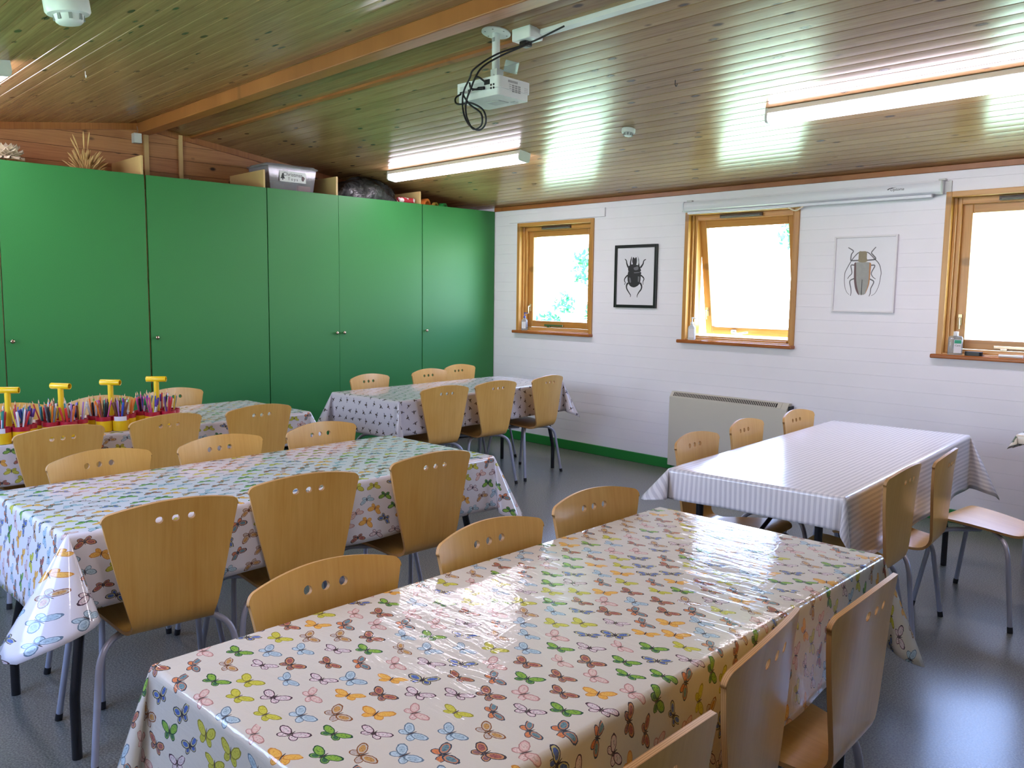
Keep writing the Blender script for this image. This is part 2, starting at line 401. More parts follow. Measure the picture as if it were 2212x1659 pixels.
# ceiling: two slopes of tongue-and-groove boards, real grooves between them
def ceiling():
    mb = MB(); pitch = .0915; g = .0032
    prof = []
    def slope(y0, y1):
        L = abs(y1 - y0); n = int(round(L / pitch)); pts = []
        for i in range(n):
            for k in range(7):
                t = k / 6; s = i * pitch + g + t * (pitch - 2 * g)
                sag = .0007 * sin(pi * t) * (1 + .6 * sin(i * 12.9898) )
                pts.append((s, sag))
            pts.append(((i + 1) * pitch - .0008, -.004)); pts.append(((i + 1) * pitch + .0008, -.004))
        out = []
        for s, d in pts:
            y = y0 + (y1 - y0) * min(1, s / L); out.append((y, ceil_z(y) - d))
        return out
    for y0, y1 in ((0., YR), (YF, YR)):
        P = slope(y0, y1); P = [(y0, ceil_z(y0))] + P
        vs = []; fs = []
        for x in (XL - .05, XR + .05):
            vs += [(x, y, z) for y, z in P]
        n = len(P)
        fs = [(i, i + 1, n + i + 1, n + i) for i in range(n - 1)]
        mb.add(vs, fs)
    o = mb.build('ceiling', M['ceil'], smooth=28, fix=False)
    sb = MB()  # roof deck above the boards, so that the room is closed
    for y0, y1 in ((.15, YR), (YF - .1, YR)):
        z0, z1 = HC - SL * .15, ceil_z(YR)
        if y0 < -1: z0 = HC - SL * .1
        sb.add([(XL - .1, y0, z0 + .03), (XR + .1, y0, z0 + .03), (XR + .1, y1, z1 + .03), (XL - .1, y1, z1 + .03),
                (XL - .1, y0, z0 + .1), (XR + .1, y0, z0 + .1), (XR + .1, y1, z1 + .1), (XL - .1, y1, z1 + .1)],
               [(0, 1, 2, 3), (4, 7, 6, 5), (0, 4, 5, 1), (2, 6, 7, 3), (0, 3, 7, 4), (1, 5, 6, 2)])
    r = sb.build('roof_deck', M['carcass'], parent=o)
    struct(o); return o
ceiling()

def board_wall(name, x0, x1, ztop, wins, y_in, sgn, mat, pitch=.0935):
    """horizontal white boards with fine grooves, holes left for windows. y_in: room face; sgn: outward direction"""
    mb = MB(); t = .13
    xs = sorted({x0, x1} | {w for ww in wins for w in ww})
    def strip(xa, xb, za, zb):
        P = [(za, 0)]; k = math.ceil(za / pitch + 1e-6)
        while k * pitch < zb - .004:
            z = k * pitch; P += [(z - .0014, 0), (z - .0004, .0022), (z + .0004, .0022), (z + .0014, 0)]; k += 1
        P.append((zb, 0)); n = len(P)
        vs = [(x, y_in + sgn * d, z) for x in (xa, xb) for z, d in P]
        fs = [(i, i + 1, n + i + 1, n + i) for i in range(n - 1)]
        mb.add(vs, fs)
        mb.box(xa, xb, *sorted((y_in + sgn * .0025, y_in + sgn * t)), za, zb)
    for a, c in zip(xs, xs[1:]):
        if any(abs(a - w[0]) < 1e-6 and abs(c - w[1]) < 1e-6 for w in wins):
            strip(a, c, 0, WZ0); strip(a, c, WZ1, ztop)
        else: strip(a, c, 0, ztop)
    return struct(mb.build(name, mat))
board_wall('wall_back', XL - .1, XR + .1, HC + .01, WINS, 0, 1, M['wall'])
board_wall('wall_front', XL - .1, XR + .1, HC + .01, FWINS, YF, -1, M['wall'])

def gable(name, x, sgn, mat, horizontal=True):
    mb = MB(); pitch = .115
    # boards as clipped strips
    z = 0
    while z < ceil_z(YR) + .02:
        za, zb = z, min(z + pitch, ceil_z(YR) + .03)
        def span(zz):
            if zz <= HC: return (YF - .1, .13)
            d = (zz - HC) / SL; return (YF + d - .02, -d + .02)
        (a0, a1), (c0, c1) = span(za), span(zb - .003)
        if c0 >= c1: c0 = c1 = YR
        vs = [(x, a0, za), (x, a1, za), (x, c1, zb - .003), (x, c0, zb - .003)]
        mb.add(vs + [(x + sgn * .02, p[1], p[2]) for p in vs], [(0, 1, 2, 3), (4, 7, 6, 5), (0, 4, 5, 1), (1, 5, 6, 2), (2, 6, 7, 3), (3, 7, 4, 0)])
        z += pitch
    mb.box(x + sgn * .02 if sgn > 0 else x - .06, x + .06 if sgn > 0 else x - .02, YF - .1, .13, 0, HC)
    mb.prism([(YF - .1, HC), (.13, HC), (YR, ceil_z(YR) + .04)], 0, .03, Mx(((0, 0, sgn, x + sgn * .02), (1, 0, 0, 0), (0, 1, 0, 0), (0, 0, 0, 1))))
    return struct(mb.build(name, mat))
gable('wall_left', XL, -1, M['gable'])
gable('wall_right', XR, 1, M['wall'])

b = MB(); b.box(XL, XR, YR - .05, YR + .05, ceil_z(YR) - .088, ceil_z(YR) - .004); struct(b.build('trim_1', M['beam'], bevel=.006))   # ridge beam
b = MB(); y = -2.875
b.add([(x, yy, ceil_z(yy) - d) for x in (XL, XR) for yy, d in ((y - .016, .0), (y - .016, .016), (y + .016, .016), (y + .016, .0))],
      [(0, 1, 5, 4), (1, 2, 6, 5), (2, 3, 7, 6), (0, 3, 2, 1), (4, 5, 6, 7), (0, 4, 7, 3)])
struct(b.build('trim_2', M['beam']))                                                       # batten beside the beam
b = MB(); b.box(0, XR, -.016, 0, 2.297, HC); struct(b.build('trim_3', M['beam'], bevel=.003))
b = MB(); b.box(.222, 1.455, -.016, 0, 2.172, 2.25); struct(b.build('trim_4', M['wall'], bevel=.002))   # white board over window
for i, (ya, yb) in enumerate(((-3.262, -3.226), (-2.985, -2.952))):
    b = MB(); b.box(XL, XL + .022, ya, yb, 1.9, ceil_z(yb if yb > YR else ya) - .01); struct(b.build('trim_%d' % (5 + i), M['carcass'], bevel=.002))
for i, (y0, y1) in enumerate(((-.02, YR + .02), (YF + .02, YR - .02))):
    b = MB(); vs = []
    for x in (XL, XL + .02):
        for (yy, dz) in ((y0, 0), (y1, 0), (y1, -.05), (y0, -.05)): vs.append((x, yy, ceil_z(yy) + dz))
    b.add(vs, [(0, 1, 2, 3), (4, 7, 6, 5), (0, 4, 5, 1), (1, 5, 6, 2), (2, 6, 7, 3), (3, 7, 4, 0)]); struct(b.build('trim_%d' % (7 + i), M['beam']))
b = MB(); b.box(.0, 2.25, -.018, 0, 0, .088); b.box(3.34, XR, -.018, 0, 0, .088); b.box(2.25, 3.34, -.018, 0, 0, .03); struct(b.build('baseboard_back', M['greenpaint'], bevel=.005))
b = MB(); b.box(XL, XR, YF, YF + .018, 0, .088); struct(b.build('baseboard_front', M['greenpaint'], bevel=.005))

# ------------------------------------------------------------------ windows
def window(num, x0, x1, open_deg=0, handle=True):
    W = empty('window_%d' % num, (x0, 0, WZ0), kind='structure'); w = x1 - x0; h = WZ1 - WZ0
    fw = .036
    b = MB()   # lining: upright members
    for xa in (0, w - fw): b.box(xa, xa + fw, -.014, .14, 0, h)
    b.build('lining_side', M['frame'], W, bevel=.003)
    b = MB(); b.box(fw, w - fw, -.014, .14, h - fw, h); b.box(fw, w - fw, -.006, .14, 0, .02); b.build('lining_head', M['frameh'], W, bevel=.003)
    b = MB(); j = .044
    for xa in (fw, w - fw - j): b.box(xa, xa + j, .05, .13, .02, h - fw); b.box(xa if xa < .2 else xa + j - .02, xa + .02 if xa < .2 else xa + j, .03, .05, .02, h - fw)
    b.build('jamb', M['frame'], W, bevel=.003)
    b = MB(); b.box(fw + j, w - fw - j, .05, .13, h - fw - j, h - fw); b.box(fw + j, w - fw - j, .05, .13, .02, .046); b.box(fw + j, w - fw - j, .03, .05, .02, .034)
    b.build('frame_rail', M['frameh'], W, bevel=.003)
    b = MB(); b.box(-.024, w + .006, -.055, .06, -.016, .012); b.build('sill', M['sill'], W, bevel=.008, seg=3)
    # sash, hinged along its top edge
    sx0, sx1, sz0, sz1 = fw + j - .004, w - fw - j + .004, .048, h - fw - j + .006
    S = empty('sash', (0, .112, sz1)); S.parent = W; S.rotation_euler = (RD(open_deg), 0, 0)
    H = sz1 - sz0; m = .062; b = MB()
    for xa in (sx0, sx1 - m): b.box(xa, xa + m, -.03, .018, -H, 0)
    b.build('stile', M['frame'], S, bevel=.004)
    b = MB(); b.box(sx0 + m, sx1 - m, -.03, .018, -H, -H + m); b.box(sx0 + m, sx1 - m, -.03, .018, -m, 0); b.build('rail', M['frameh'], S, bevel=.004)
    b = MB(); b.box(sx0 + m, sx1 - m, -.008, -.004, -H + m, -m); b.build('glass', M['pane'], S)
    # trickle vent on the head
    b = MB(); vx = w * .5 - .03; b.box(vx - .17, vx + .2, .026, .05, h - fw - .034, h - fw - .008); b.box(vx - .155, vx + .185, .018, .028, h - fw - .028, h - fw - .014)
    b.build('trickle_vent', M['vent'], W, bevel=.003)
    # lever handle on the left stile and stay on the bottom rail
    b = MB(); hx = sx0 + m * .5; hz = -H + .19
    b.box(hx - .011, hx + .011, -.040, -.03, hz - .035, hz + .035); b.tube([(hx, -.04, hz + .012), (hx, -.058, hz + .012), (hx + .002, -.062, hz - .02), (hx + .003, -.06, hz - .06)], [.007, .007, .006, .004], 8)
    b.build('handle', M['brass2'], S, smooth=40)
    b = MB(); c = w * .45
    if open_deg: b.tube(fillet([(c - .12, -.04, -H + .03), (c - .05, -.075, -H + .02), (c + .05, -.075, -H + .035)], .02), [.008] * 9, 8); b.box(c - .12, c - .08, -.05, -.03, -H + .015, -H + .045)
    else: b.box(c - .13, c + .12, -.048, -.03, -H + .012, -H + .03); b.box(c - .09, c - .05, -.052, -.03, -H, -H + .012)
    b.build('stay', M['offwhite'] if open_deg else M['brass'], S, bevel=.002)
    return W
window(1, *WINS[0]); window(2, *WINS[1], open_deg=9.5); window(3, *WINS[2]); window(4, *WINS[3])
for i, (a, c) in enumerate(FWINS):
    W = empty('window_%d' % (5 + i), (a, YF, WZ0), kind='structure'); w, h = c - a, WZ1 - WZ0; b = MB()
    for xa in (0, w - .06): b.box(xa, xa + .06, -.12, .014, 0, h)
    b.build('lining_side', M['frame'], W, bevel=.003)
    b = MB(); b.box(.06, w - .06, -.12, .014, h - .06, h); b.box(0, w, -.12, .05, -.015, .03); b.build('lining_head', M['frameh'], W, bevel=.003)
    b = MB(); b.box(.06, w - .06, -.09, -.085, .03, h - .06); b.build('glass', M['pane'], W)

# ------------------------------------------------------------------ cupboards
DOORH = 2.3
SEAMS = [-6.50, -5.4, -4.44, -3.492, -2.527, -.938, -.004]
UL = ['green cupboard unit beside the front wall, out at the far left', 'full-height green cupboard at the left edge of the photo, left of the dried grass',
      'full-height green cupboard with dried grass on top, left of the ridge beam', 'full-height green cupboard with empty top, left of the Christmas box',
      'wide double-door green cupboard under the clear Christmas box and grey bag', 'narrow green cupboard in the corner beside the white wall']
DIVH = {3: .14, 4: .145, 5: .118, 6: .0}
for i in range(6):
    ya, yb = SEAMS[i], SEAMS[i + 1]; w = yb - ya
    U = empty('cupboard', (0, ya, 0), 0, UL[i], 'cupboard', 'green cupboards along the left wall')
    b = MB(); d = XL + .005
    b.box(d, -.021, .001, .018, 0, 2.2); b.box(d, -.021, w - .018, w - .001, 0, DOORH + DIVH.get(i + 1, .02))
    if i == 4: b.box(d, -.021, .672 - .009, .672 + .009, 0, DOORH + .16)
    b.box(d, d + .006, .018, w - .018, .06, 2.2)
    for z in (.08, .75, 1.45, 2.19): b.box(d + .006, -.03, .018, w - .018, z, z + .018)
    b.build('body', M['carcass'], U, bevel=.0015)
    b = MB(); b.box(d + .02, -.06, .02, w - .02, 0, .0785); b.build('plinth', M['dark'], U)
    doors = [(0.004, w - .004)] if i != 4 else [(.004, .6710), (.6730, w - .004)]
    if i == 3: doors = [(.010, w - .004)]
    for k, (da, db) in enumerate(doors):
        b = MB(); b.box(-.02, 0, da, db, .085, DOORH); D = b.build('door', M['green'], U, bevel=.0015)
        ky = da + .036 if not (i == 4 and k == 0) else db - .036
        T = Mx.Translation((0, ky, 1.112)) @ Mx.Rotation(pi / 2, 4, 'Y')
        kb = MB(); kb.lathe([(.006, 0), (.0055, .010), (.009, .014), (.0135, .019), (.0145, .024), (.012, .029), (.006, .031)], 20, T=T)
        kb.build('knob', M['brass'], D, smooth=50)

# ------------------------------------------------------------------ chairs
def chair_proto():
    R_ = empty('stacking_chair')
    # side profile of the bent shell: (forward, height) from front lip to top of back
    prof = smooth_path([(.188, 0, .416), (.174, 0, .428), (.135, 0, .434), (.05, 0, .429), (-.05, 0, .418), (-.115, 0, .409), (-.155, 0, .406), (-.187, 0, .414),
                        (-.206, 0, .437), (-.214, 0, .472), (-.220, 0, .545), (-.226, 0, .62), (-.233, 0, .70), (-.241, 0, .77), (-.250, 0, .83)], 6)
    S = [0]
    for a, c in zip(prof, prof[1:]): S.append(S[-1] + (c - a).length)
    L = S[-1]
    def at(s):
        s = max(0, min(L, s)); i = 0
        while i < len(S) - 2 and S[i + 1] < s: i += 1
        t = (s - S[i]) / (S[i + 1] - S[i]); p = prof[i].lerp(prof[i + 1], t)
        a = prof[max(i - 1, 0)]; c = prof[min(i + 2, len(prof) - 1)]
        d = (c - a).normalized(); return p, V((d.z, 0, -d.x))     # point, normal facing the underside/back ... fixed below
    sb = 0
    for i, p in enumerate(prof):
        if p.x > -.205: sb = S[i]
    # outline half width against length
    def half(s):
        if s < sb: # seat: wide at the front, narrow at the bend
            t = s / sb; return .190 - .064 * t ** 1.3
        t = (s - sb) / (L - sb); return .126 + .091 * (t ** .88)
    out = []
    n = 40
    s_top = L - .048
    right = [(half(s), s) for s in [.03 + (s_top - .03) * k / n for k in range(n + 1)]]
    # rounded front corner
    rc = .05; h0 = half(0)
    front = [(h0 - rc + rc * sin(a), rc - rc * cos(a)) for a in [pi / 2 * k / 6 for k in range(6)]]
    right = [p for p in right if p[1] > rc]
    ht = half(s_top)
    top = []
    # rounded top corner then the crown arc
    cx, cy, r = ht - .026, s_top - .004, .028
    for k in range(6):
        a = RD(-5 + 75 * k / 5); top.append((cx + r * cos(a), cy + r * sin(a)))
    x1, y1 = top[-1]
    crown = [(x1 * (1 - k / 10), y1 + (L - y1) * (1 - (1 - k / 10) ** 2)) for k in range(1, 11)]
    half_o = front + right + top + crown[:-1]
    outline = [(0, 0)] + half_o + [(0, L)] + [(-x, y) for x, y in reversed(half_o)]
    holes = []
    hs = L - .060
    for hx in (-.049, 0, .049): holes.append([(hx + .0115 * cos(2 * pi * k / 18), hs + .0115 * sin(2 * pi * k / 18)) for k in range(18)])
    def inside(p, poly):
        c = False; j = len(poly) - 1
        for i in range(len(poly)):
            (xi, yi), (xj, yj) = poly[i], poly[j]
            if (yi > p[1]) != (yj > p[1]) and p[0] < (xj - xi) * (p[1] - yi) / (yj - yi) + xi: c = not c
            j = i
        return c
    pts = list(outline); edges = [(i, (i + 1) % len(outline)) for i in range(len(outline))]
    for h in holes:
        o = len(pts); pts += h; edges += [(o + i, o + (i + 1) % len(h)) for i in range(len(h))]
    ni = len(pts)
    for iy in range(1, 46):
        for ix in range(-8, 9):
            p = (ix * .026 + .0003 * iy % .002, L * iy / 46)
            hw = half(p[1])
            if abs(p[0]) < hw - .012 and inside(p, outline) and p[1] < L - .02 and all((p[0] - sum(q[0] for q in h) / 18) ** 2 + (p[1] - hs) ** 2 > .018 ** 2 for h in holes) and p[1] > .012: pts.append(p)
    vo, eo, fo, *_ = delaunay_2d_cdt([V(p) for p in pts], edges, [], 0, 1e-6)
    P2 = [(v.x, v.y) for v in vo]
    T = []
    for f in fo:
        c = (sum(P2[i][0] for i in f) / 3, sum(P2[i][1] for i in f) / 3)
        if inside(c, outline) and not any(inside(c, h) for h in holes): T.append(tuple(f))
    th = .0115
    def map3(p, side):
        q, nrm = at(p[1]); w = p[0]
        t = max(0, min(1, (p[1] - sb - .02) / (L - sb - .02)))
        dish = .55 * w * w * (t * (2 - t))             # back hollowed a little towards the sitter
        q = V((q.x, w, q.z)) ; q = q - nrm * dish * -1 if False else q + V((dish, 0, 0))
        return q + nrm * (side * th / 2)
    nv = len(P2)
    vs = [map3(p, -1) for p in P2] + [map3(p, 1) for p in P2]
    fs = [t for t in T] + [tuple(i + nv for i in t[::-1]) for t in T]
    cnt = {}
    for t in T:
        for a, c in zip(t, t[1:] + t[:1]): cnt[(a, c)] = 1
    bnd = [e for e in cnt if (e[1], e[0]) not in cnt]
    me = bpy.data.meshes.new('seat_shell')
    base = len(vs); wall = []
    uvw = []
    for a, c in bnd:
        o = len(vs); vs += [vs[a], vs[c], vs[c + nv], vs[a + nv]]; wall.append((o + 3, o + 2, o + 1, o))
    # local frame: forward = +Y, so swap (forward, side) -> (x = side, y = forward)
    vs = [V((p.y, p.x, p.z)) for p in vs]
    me.from_pydata(vs, [], fs + wall)
    me.materials.append(M['ply']); me.materials.append(M['plyedge'])
    uv = me.uv_layers.new(name='UVMap'); li = 0
    for pi_, poly in enumerate(me.polygons):
        w = pi_ >= len(fs); poly.material_index = 1 if w else 0; poly.use_smooth = True
        for k, l in enumerate(poly.loop_indices):
            vi = me.loops[l].vertex_index
            if w: uv.data[l].uv = (0, (1, 1, 0, 0)[k])
            else: uv.data[l].uv = P2[vi % nv]
    bm = bmesh.new(); bm.from_mesh(me)
    bmesh.ops.remove_doubles(bm, verts=[v for v in bm.verts if v.index >= base], dist=1e-6)
    bmesh.ops.recalc_face_normals(bm, faces=bm.faces); bm.to_mesh(me); bm.free()
    o = bpy.data.objects.new('seat_shell', me); COL.objects.link(o); o.parent = R_
    b = MB(); b.box(-.075, .075, -.10, .10, .391, .4005); b.build('seat_bracket', M['greytube'], R_, bevel=.004)
    for sx in (-1, 1):
        for f0, f1, ff in ((.03, .175, .235), (-.03, -.145, -.195)):
            p = fillet([(sx * .04, f0, .385), (sx * .205, f1, .381), (sx * .248, ff, .012)], .085, 8)
            b = MB(); b.tube(p, .0105, 12); lg = b.build('leg', M['greytube'], R_, smooth=50)
            b = MB(); e = V(p[-1]); d = (e - V(p[-2])).normalized(); b.cyl(e - d * .014, e + d * .0115, .0122, 12); b.build('foot_cap', M['blackrub'], lg, smooth=50)
    return R_
CH0 = chair_proto(); _used = []
def chair(bx, by, ang, label, group):
    """bx, by: middle of the top of the back; ang: heading the sitter faces (deg)"""
    o = CH0 if not _used else copy_tree(CH0); _used.append(1)
    a = RD(ang); o.location = (bx + .250 * cos(a), by + .250 * sin(a), 0); o.rotation_euler = (0, 0, a - pi / 2)
    tag(o, label, 'chair', group); return o
GR = 'plywood stacking chairs around the tables'
# ---- front table
chair(4.622, -4.845, 1, 'bent-plywood chair tucked behind the front table, nearest its near left corner', GR)
chair(4.616, -4.31, 2, 'bent-plywood chair tucked behind the front table, middle of that row of three', GR)
chair(4.56, -3.785, -2, 'bent-plywood chair tucked behind the front table, at its far end', GR)
chair(5.605, -4.015, 184, 'bent-plywood chair right of the front table, farthest along, its seat showing', GR)
chair(5.57, -4.4, 190, 'bent-plywood chair on the right of the front table, second along and in the middle', GR)
chair(5.67, -4.935, 182, 'bent-plywood chair at the bottom edge of the photo, only its top curve showing', GR)
# ---- second table
chair(3.81, -4.865, 177, 'honey plywood chair, back to us, at the near left end of the second table', GR)
chair(3.755, -4.37, 174, 'honey plywood chair, back to us, middle of three along the second table', GR)
chair(3.73, -3.775, 181, 'honey plywood chair, back to us, at the far right end of the second table', GR)
chair(2.815, -4.775, 8, 'pale plywood chair behind the second butterfly table, leftmost of three facing us', GR)
chair(2.79, -4.262, 7, 'pale plywood chair behind the second butterfly table, middle of three facing us', GR)
chair(2.745, -3.725, 6, 'pale plywood chair behind the second butterfly table, rightmost of three facing us', GR)
# ---- pencil table
chair(2.095, -4.695, 188, 'plywood chair with its back to us in front of the two leftmost pen caddies', GR)
chair(2.03, -4.17, 192, 'plywood chair with its back to us in front of the rightmost pen caddy', GR)
chair(1.985, -3.63, 184, 'plywood chair, back to us, at the right end of the pen table', GR)
chair(1.065, -4.7, 10, 'plywood chair by the green cupboards behind the leftmost pen caddy, cut by the photo edge', GR)
chair(1.010, -4.189, 10, 'plywood chair by the green cupboards behind the middle two pen caddies', GR)
chair(0.877, -3.693, 11, 'plywood chair by the green cupboards, right of the rightmost yellow caddy handle', GR)
# ---- bee table in the corner
chair(0.837, -2.137, 9, 'plywood chair between green double doors and bee-print table, leftmost of three', GR)
chair(0.749, -1.468, 6, 'plywood chair between green cupboards and bee-print table, middle of three', GR)
chair(0.565, -0.975, 8, 'plywood chair in the corner behind the bee-print table, nearest the white wall', GR)
chair(1.865, -2.17, 177, 'plywood chair on our side of the bee-print table, leftmost of three backs', GR)
chair(1.84, -1.655, 180, 'plywood chair on our side of the bee-print table, middle of three backs', GR)
chair(1.79, -1.04, 188, 'plywood chair on our side of the bee-print table, nearest the white wall', GR)
# ---- striped table
chair(4.123, -2.539, 5, 'plywood chair between heater and striped table, nearest us and leftmost', GR)
chair(4.048, -1.965, 7, 'plywood chair in front of the cream heater, middle of three at the striped table', GR)
chair(4.05, -1.4, 4, 'plywood chair at the right end of the cream heater, farthest of its row', GR)
chair(5.13, -2.55, 184, 'plywood chair right of the striped table, back to us, the nearer of two', GR)
chair(5.12, -2.06, 187, 'plywood chair right of the striped table, back to us, the farther of two', GR)
chair(5.39, -1.55, 176, 'plywood chair pulled out at the right edge of the photo, bare shiny seat showing', GR)

# ------------------------------------------------------------------ tables and cloths
def table(cx, cy, rot, a, b_, z, label, legmat=None, inset=.05):
    T = empty('folding_table', (cx, cy, 0), RD(rot), label, 'table', 'folding tables under the vinyl cloths')
    m = MB(); m.box(-a + .004, a - .004, -b_ + .004, b_ - .004, z - .028, z - .003); m.build('tabletop', M['tabletop'], T, bevel=.006)
    lm = legmat or M['blacktube']
    m = MB(); 
    for sx in (-1, 1): m.box(sx * (a - .06) - .012, sx * (a - .06) + .012, -b_ + .08, b_ - .08, z - .055, z - .028)
    for sy in (-1, 1): m.box(-a + .06, a - .06, sy * (b_ - .10) - .012, sy * (b_ - .10) + .012, z - .055, z - .028)
    m.build('apron_rail', lm, T)
    for sy in (-1, 1):
        for sx in (-1, 1):
            x0, y0 = sx * (a - .12), sy * (b_ - .075)
            p = fillet([(x0, y0, z - .03), (x0, y0, .47), (sx * (a - .082), sy * (b_ - .03), .20), (sx * (a - .082), sy * (b_ - .03), 0)], .03, 6)
            m = MB(); m.tube(p, .0155, 12); m.build('leg', lm, T, smooth=50)
        m = MB(); y0 = sy * (b_ - .075)
        m.cyl((-a + .12, y0, .50), (a - .12, y0, .50), .0125, 10)
        m.tube([(0, y0, .50), (0, sy * (b_ - .62), z - .04)], .009, 8); m.build('leg_brace', lm, T, smooth=50)
    return T
def cloth(name, cx, cy, rot, a, b_, z, hs, mat, label, seed=0, tips=None, round_=.014, flare=1.5, open_=55., fl=None):
    """hs = overhang (-x, +x, -y, +y).  A flat rectangle of vinyl folded over the table edges; UV = unfolded metres."""
    R = random.Random(seed); r = round_
    hx0, hx1, hy0, hy1 = hs
    A, B = a - r + .004, b_ - r + .004
    vs = []; uvs = []; fs = []
    flr = fl or {}
    ph = [R.uniform(0, 6) for _ in range(8)]
    def side(e, s, k, h):
        f = RD(flr.get(k, flare)); Lr = r * pi / 2
        if e < Lr: q = e / r; return r * sin(q), r * (1 - cos(q))
        q = e - Lr; wv = .007 * (q / h) * (sin(s * 9 + ph[k]) + .6 * sin(s * 17 + ph[k + 4]))
        return r + q * sin(f) + wv, r + q * cos(f)
    def add(grid):
        o = len(vs); ny = len(grid); nx = len(grid[0])
        for row in grid:
            for p, q in row: vs.append(p); uvs.append(q)
        for j in range(ny - 1):
            for i in range(nx - 1): fs.append((o + j * nx + i, o + j * nx + i + 1, o + (j + 1) * nx + i + 1, o + (j + 1) * nx + i))
    nu, nv = 16, 36
    us = [-A + 2 * A * i / nu for i in range(nu + 1)]; ws = [-B + 2 * B * i / nv for i in range(nv + 1)]
    add([[(V((u, w, z)), (u, w)) for u in us] for w in ws])
    ne = 18
    def es(h): return [h * (k / ne) ** 1.5 for k in range(ne + 1)]
    def taper(s, S): return 1 - .0 * abs(s) / S
    for sgn, h, k in ((-1, hx0, 0), (1, hx1, 1)):
        g = []
        for w in ws:
            row = []
            for e in es(h):
                env = 1 - (abs(w) / B) ** 6
                o, d = side(e, w, k, h); o0, d0 = r + 0, 0
                row.append((V((sgn * (A + o if env > .999 else A + (o)), w, z - d)), (sgn * (A + e), w)))
            g.append(row)
        add(g)
    for sgn, h, k in ((-1, hy0, 2), (1, hy1, 3)):
        g = []
        for u in us:
            g.append([(V((u, sgn * (B + side(e, u, k, h)[0]), z - side(e, u, k, h)[1])), (u, sgn * (B + e))) for e in es(h)])
        add(g)
    nt = 26
    for sx, hx, kx in ((-1, hx0, 0), (1, hx1, 1)):
        for sy, hy, ky in ((-1, hy0, 2), (1, hy1, 3)):
            tip = (tips or {}).get((sx, sy), 25.)
            g = []
            for it in range(nt + 1):
                t = it / nt; th = t * pi / 2
                rm = min(hx / max(cos(th), 1e-6), hy / max(sin(th), 1e-6))
                fx, fy = RD(flr.get(kx, flare)), RD(flr.get(ky, flare))
                ps = (fx * (1 - t) + fy * t) + RD(tip) * sin(pi * t) ** .9
                az = RD(45 - open_ * sin(2 * pi * t) - 45 * cos(pi * t) * (1 - sin(pi * t)) ** .7)
                D = V((sin(ps) * cos(az), sin(ps) * sin(az), -cos(ps))); H = V((cos(th), sin(th), 0))
                gam = H.angle(D); row = []
                for k in range(ne + 1):
                    e = rm * (k / ne) ** 1.5; Lr = r * gam
                    if e < Lr: q = e / r
                    else: q = gam
                    Nn = (D - H * H.dot(D)).normalized()
                    p = H * (r * sin(q)) + Nn * (r * (1 - cos(q)))
                    if e > Lr: p = p + D * (e - Lr)
                    if it == 0 or it == nt:   # meet the hanging side exactly
                        kk, ss = (kx, sy * B) if it == 0 else (ky, sx * A)
                        o, d = side(e, ss, kk, hx if it == 0 else hy); p = V((o, 0, -d)) if it == 0 else V((0, o, -d))
                    row.append((V((sx * (A + p.x), sy * (B + p.y), z + p.z)), (sx * (A + e * cos(th)), sy * (B + e * sin(th)))))
                g.append(row)
            add(g)
    me = bpy.data.meshes.new(name); me.from_pydata(vs, [], fs); me.materials.append(mat)
    uv = me.uv_layers.new(name='UVMap')
    for l in me.loops: uv.data[l.index].uv = uvs[l.vertex_index]
    bm = bmesh.new(); bm.from_mesh(me); bmesh.ops.remove_doubles(bm, verts=bm.verts, dist=3e-4); bmesh.ops.recalc_face_normals(bm, faces=bm.faces)
    for f in bm.faces: f.smooth = True
    bm.to_mesh(me); bm.free()
    o = bpy.data.objects.new(name, me); COL.objects.link(o); o.location = (cx, cy, 0); o.rotation_euler = (0, 0, RD(rot))
    md = o.modifiers.new('Solidify', 'SOLIDIFY'); md.thickness = .001; md.offset = -1
    return tag(o, label, 'tablecloth', 'vinyl tablecloths')
TZ = .74
TABLES = [
    ('front', 5.061, -4.389, 2.2, 0.381, 0.886, TZ),
    ('second', 3.268, -4.257, 2.6, 0.381, 0.905, TZ),
    ('pens', 1.526, -4.145, 3.5, 0.379, 0.886, TZ),
    ('bees', 1.350, -1.661, 5.0, 0.370, 0.915, TZ),
    ('stripe', 4.568, -1.964, 5.2, 0.374, 0.967, TZ),
    ('leaf', 5.93, -.40, 0, .92, .33, TZ)]
TL = {'front': 'folding table under the cream butterfly cloth nearest the camera', 'second': 'folding table under the white butterfly cloth with black legs at left, second from us',
      'pens': 'folding table under the butterfly cloth that carries the pen caddies', 'bees': 'folding table under the bee-print cloth in the corner',
      'stripe': 'folding table under the grey striped cloth by the heater', 'leaf': 'folding table with grey legs under the leaf-print cloth at the right edge'}
TD = {}
for n, cx, cy, rt, a, b_, z in TABLES:
    TD[n] = (cx, cy, rt, a, b_, z); table(cx, cy, rt, a, b_, z - .004, TL[n], M['greytube'] if n == 'leaf' else None)
def put(n, hs, mat, label, **kw):
    cx, cy, rt, a, b_, z = TD[n]; return cloth('tablecloth', cx, cy, rt, a, b_, z, hs, mat, label, **kw)
put('front', (.20, .27, .27, .21), M['vb1'], 'cream butterfly-print vinyl tablecloth on the table nearest us, glaring with reflections', seed=1, fl={2: 6, 0: 3, 1: 2, 3: 2}, tips={(-1, -1): 14, (1, 1): 21})
put('second', (.20, .25, .30, .22), M['vb2'], 'white butterfly-print vinyl tablecloth on the second table, corner hanging down at left', seed=2, fl={2: 6}, tips={(1, -1): 31})
put('pens', (.20, .20, .2, .2), M['vb3'], 'butterfly-print vinyl tablecloth beneath the yellow pen caddies', seed=3)
put('bees', (.22, .25, .27, .24), M['bee'], 'white vinyl tablecloth printed with little dark bees in the corner', seed=4, tips={(1, -1): 7})
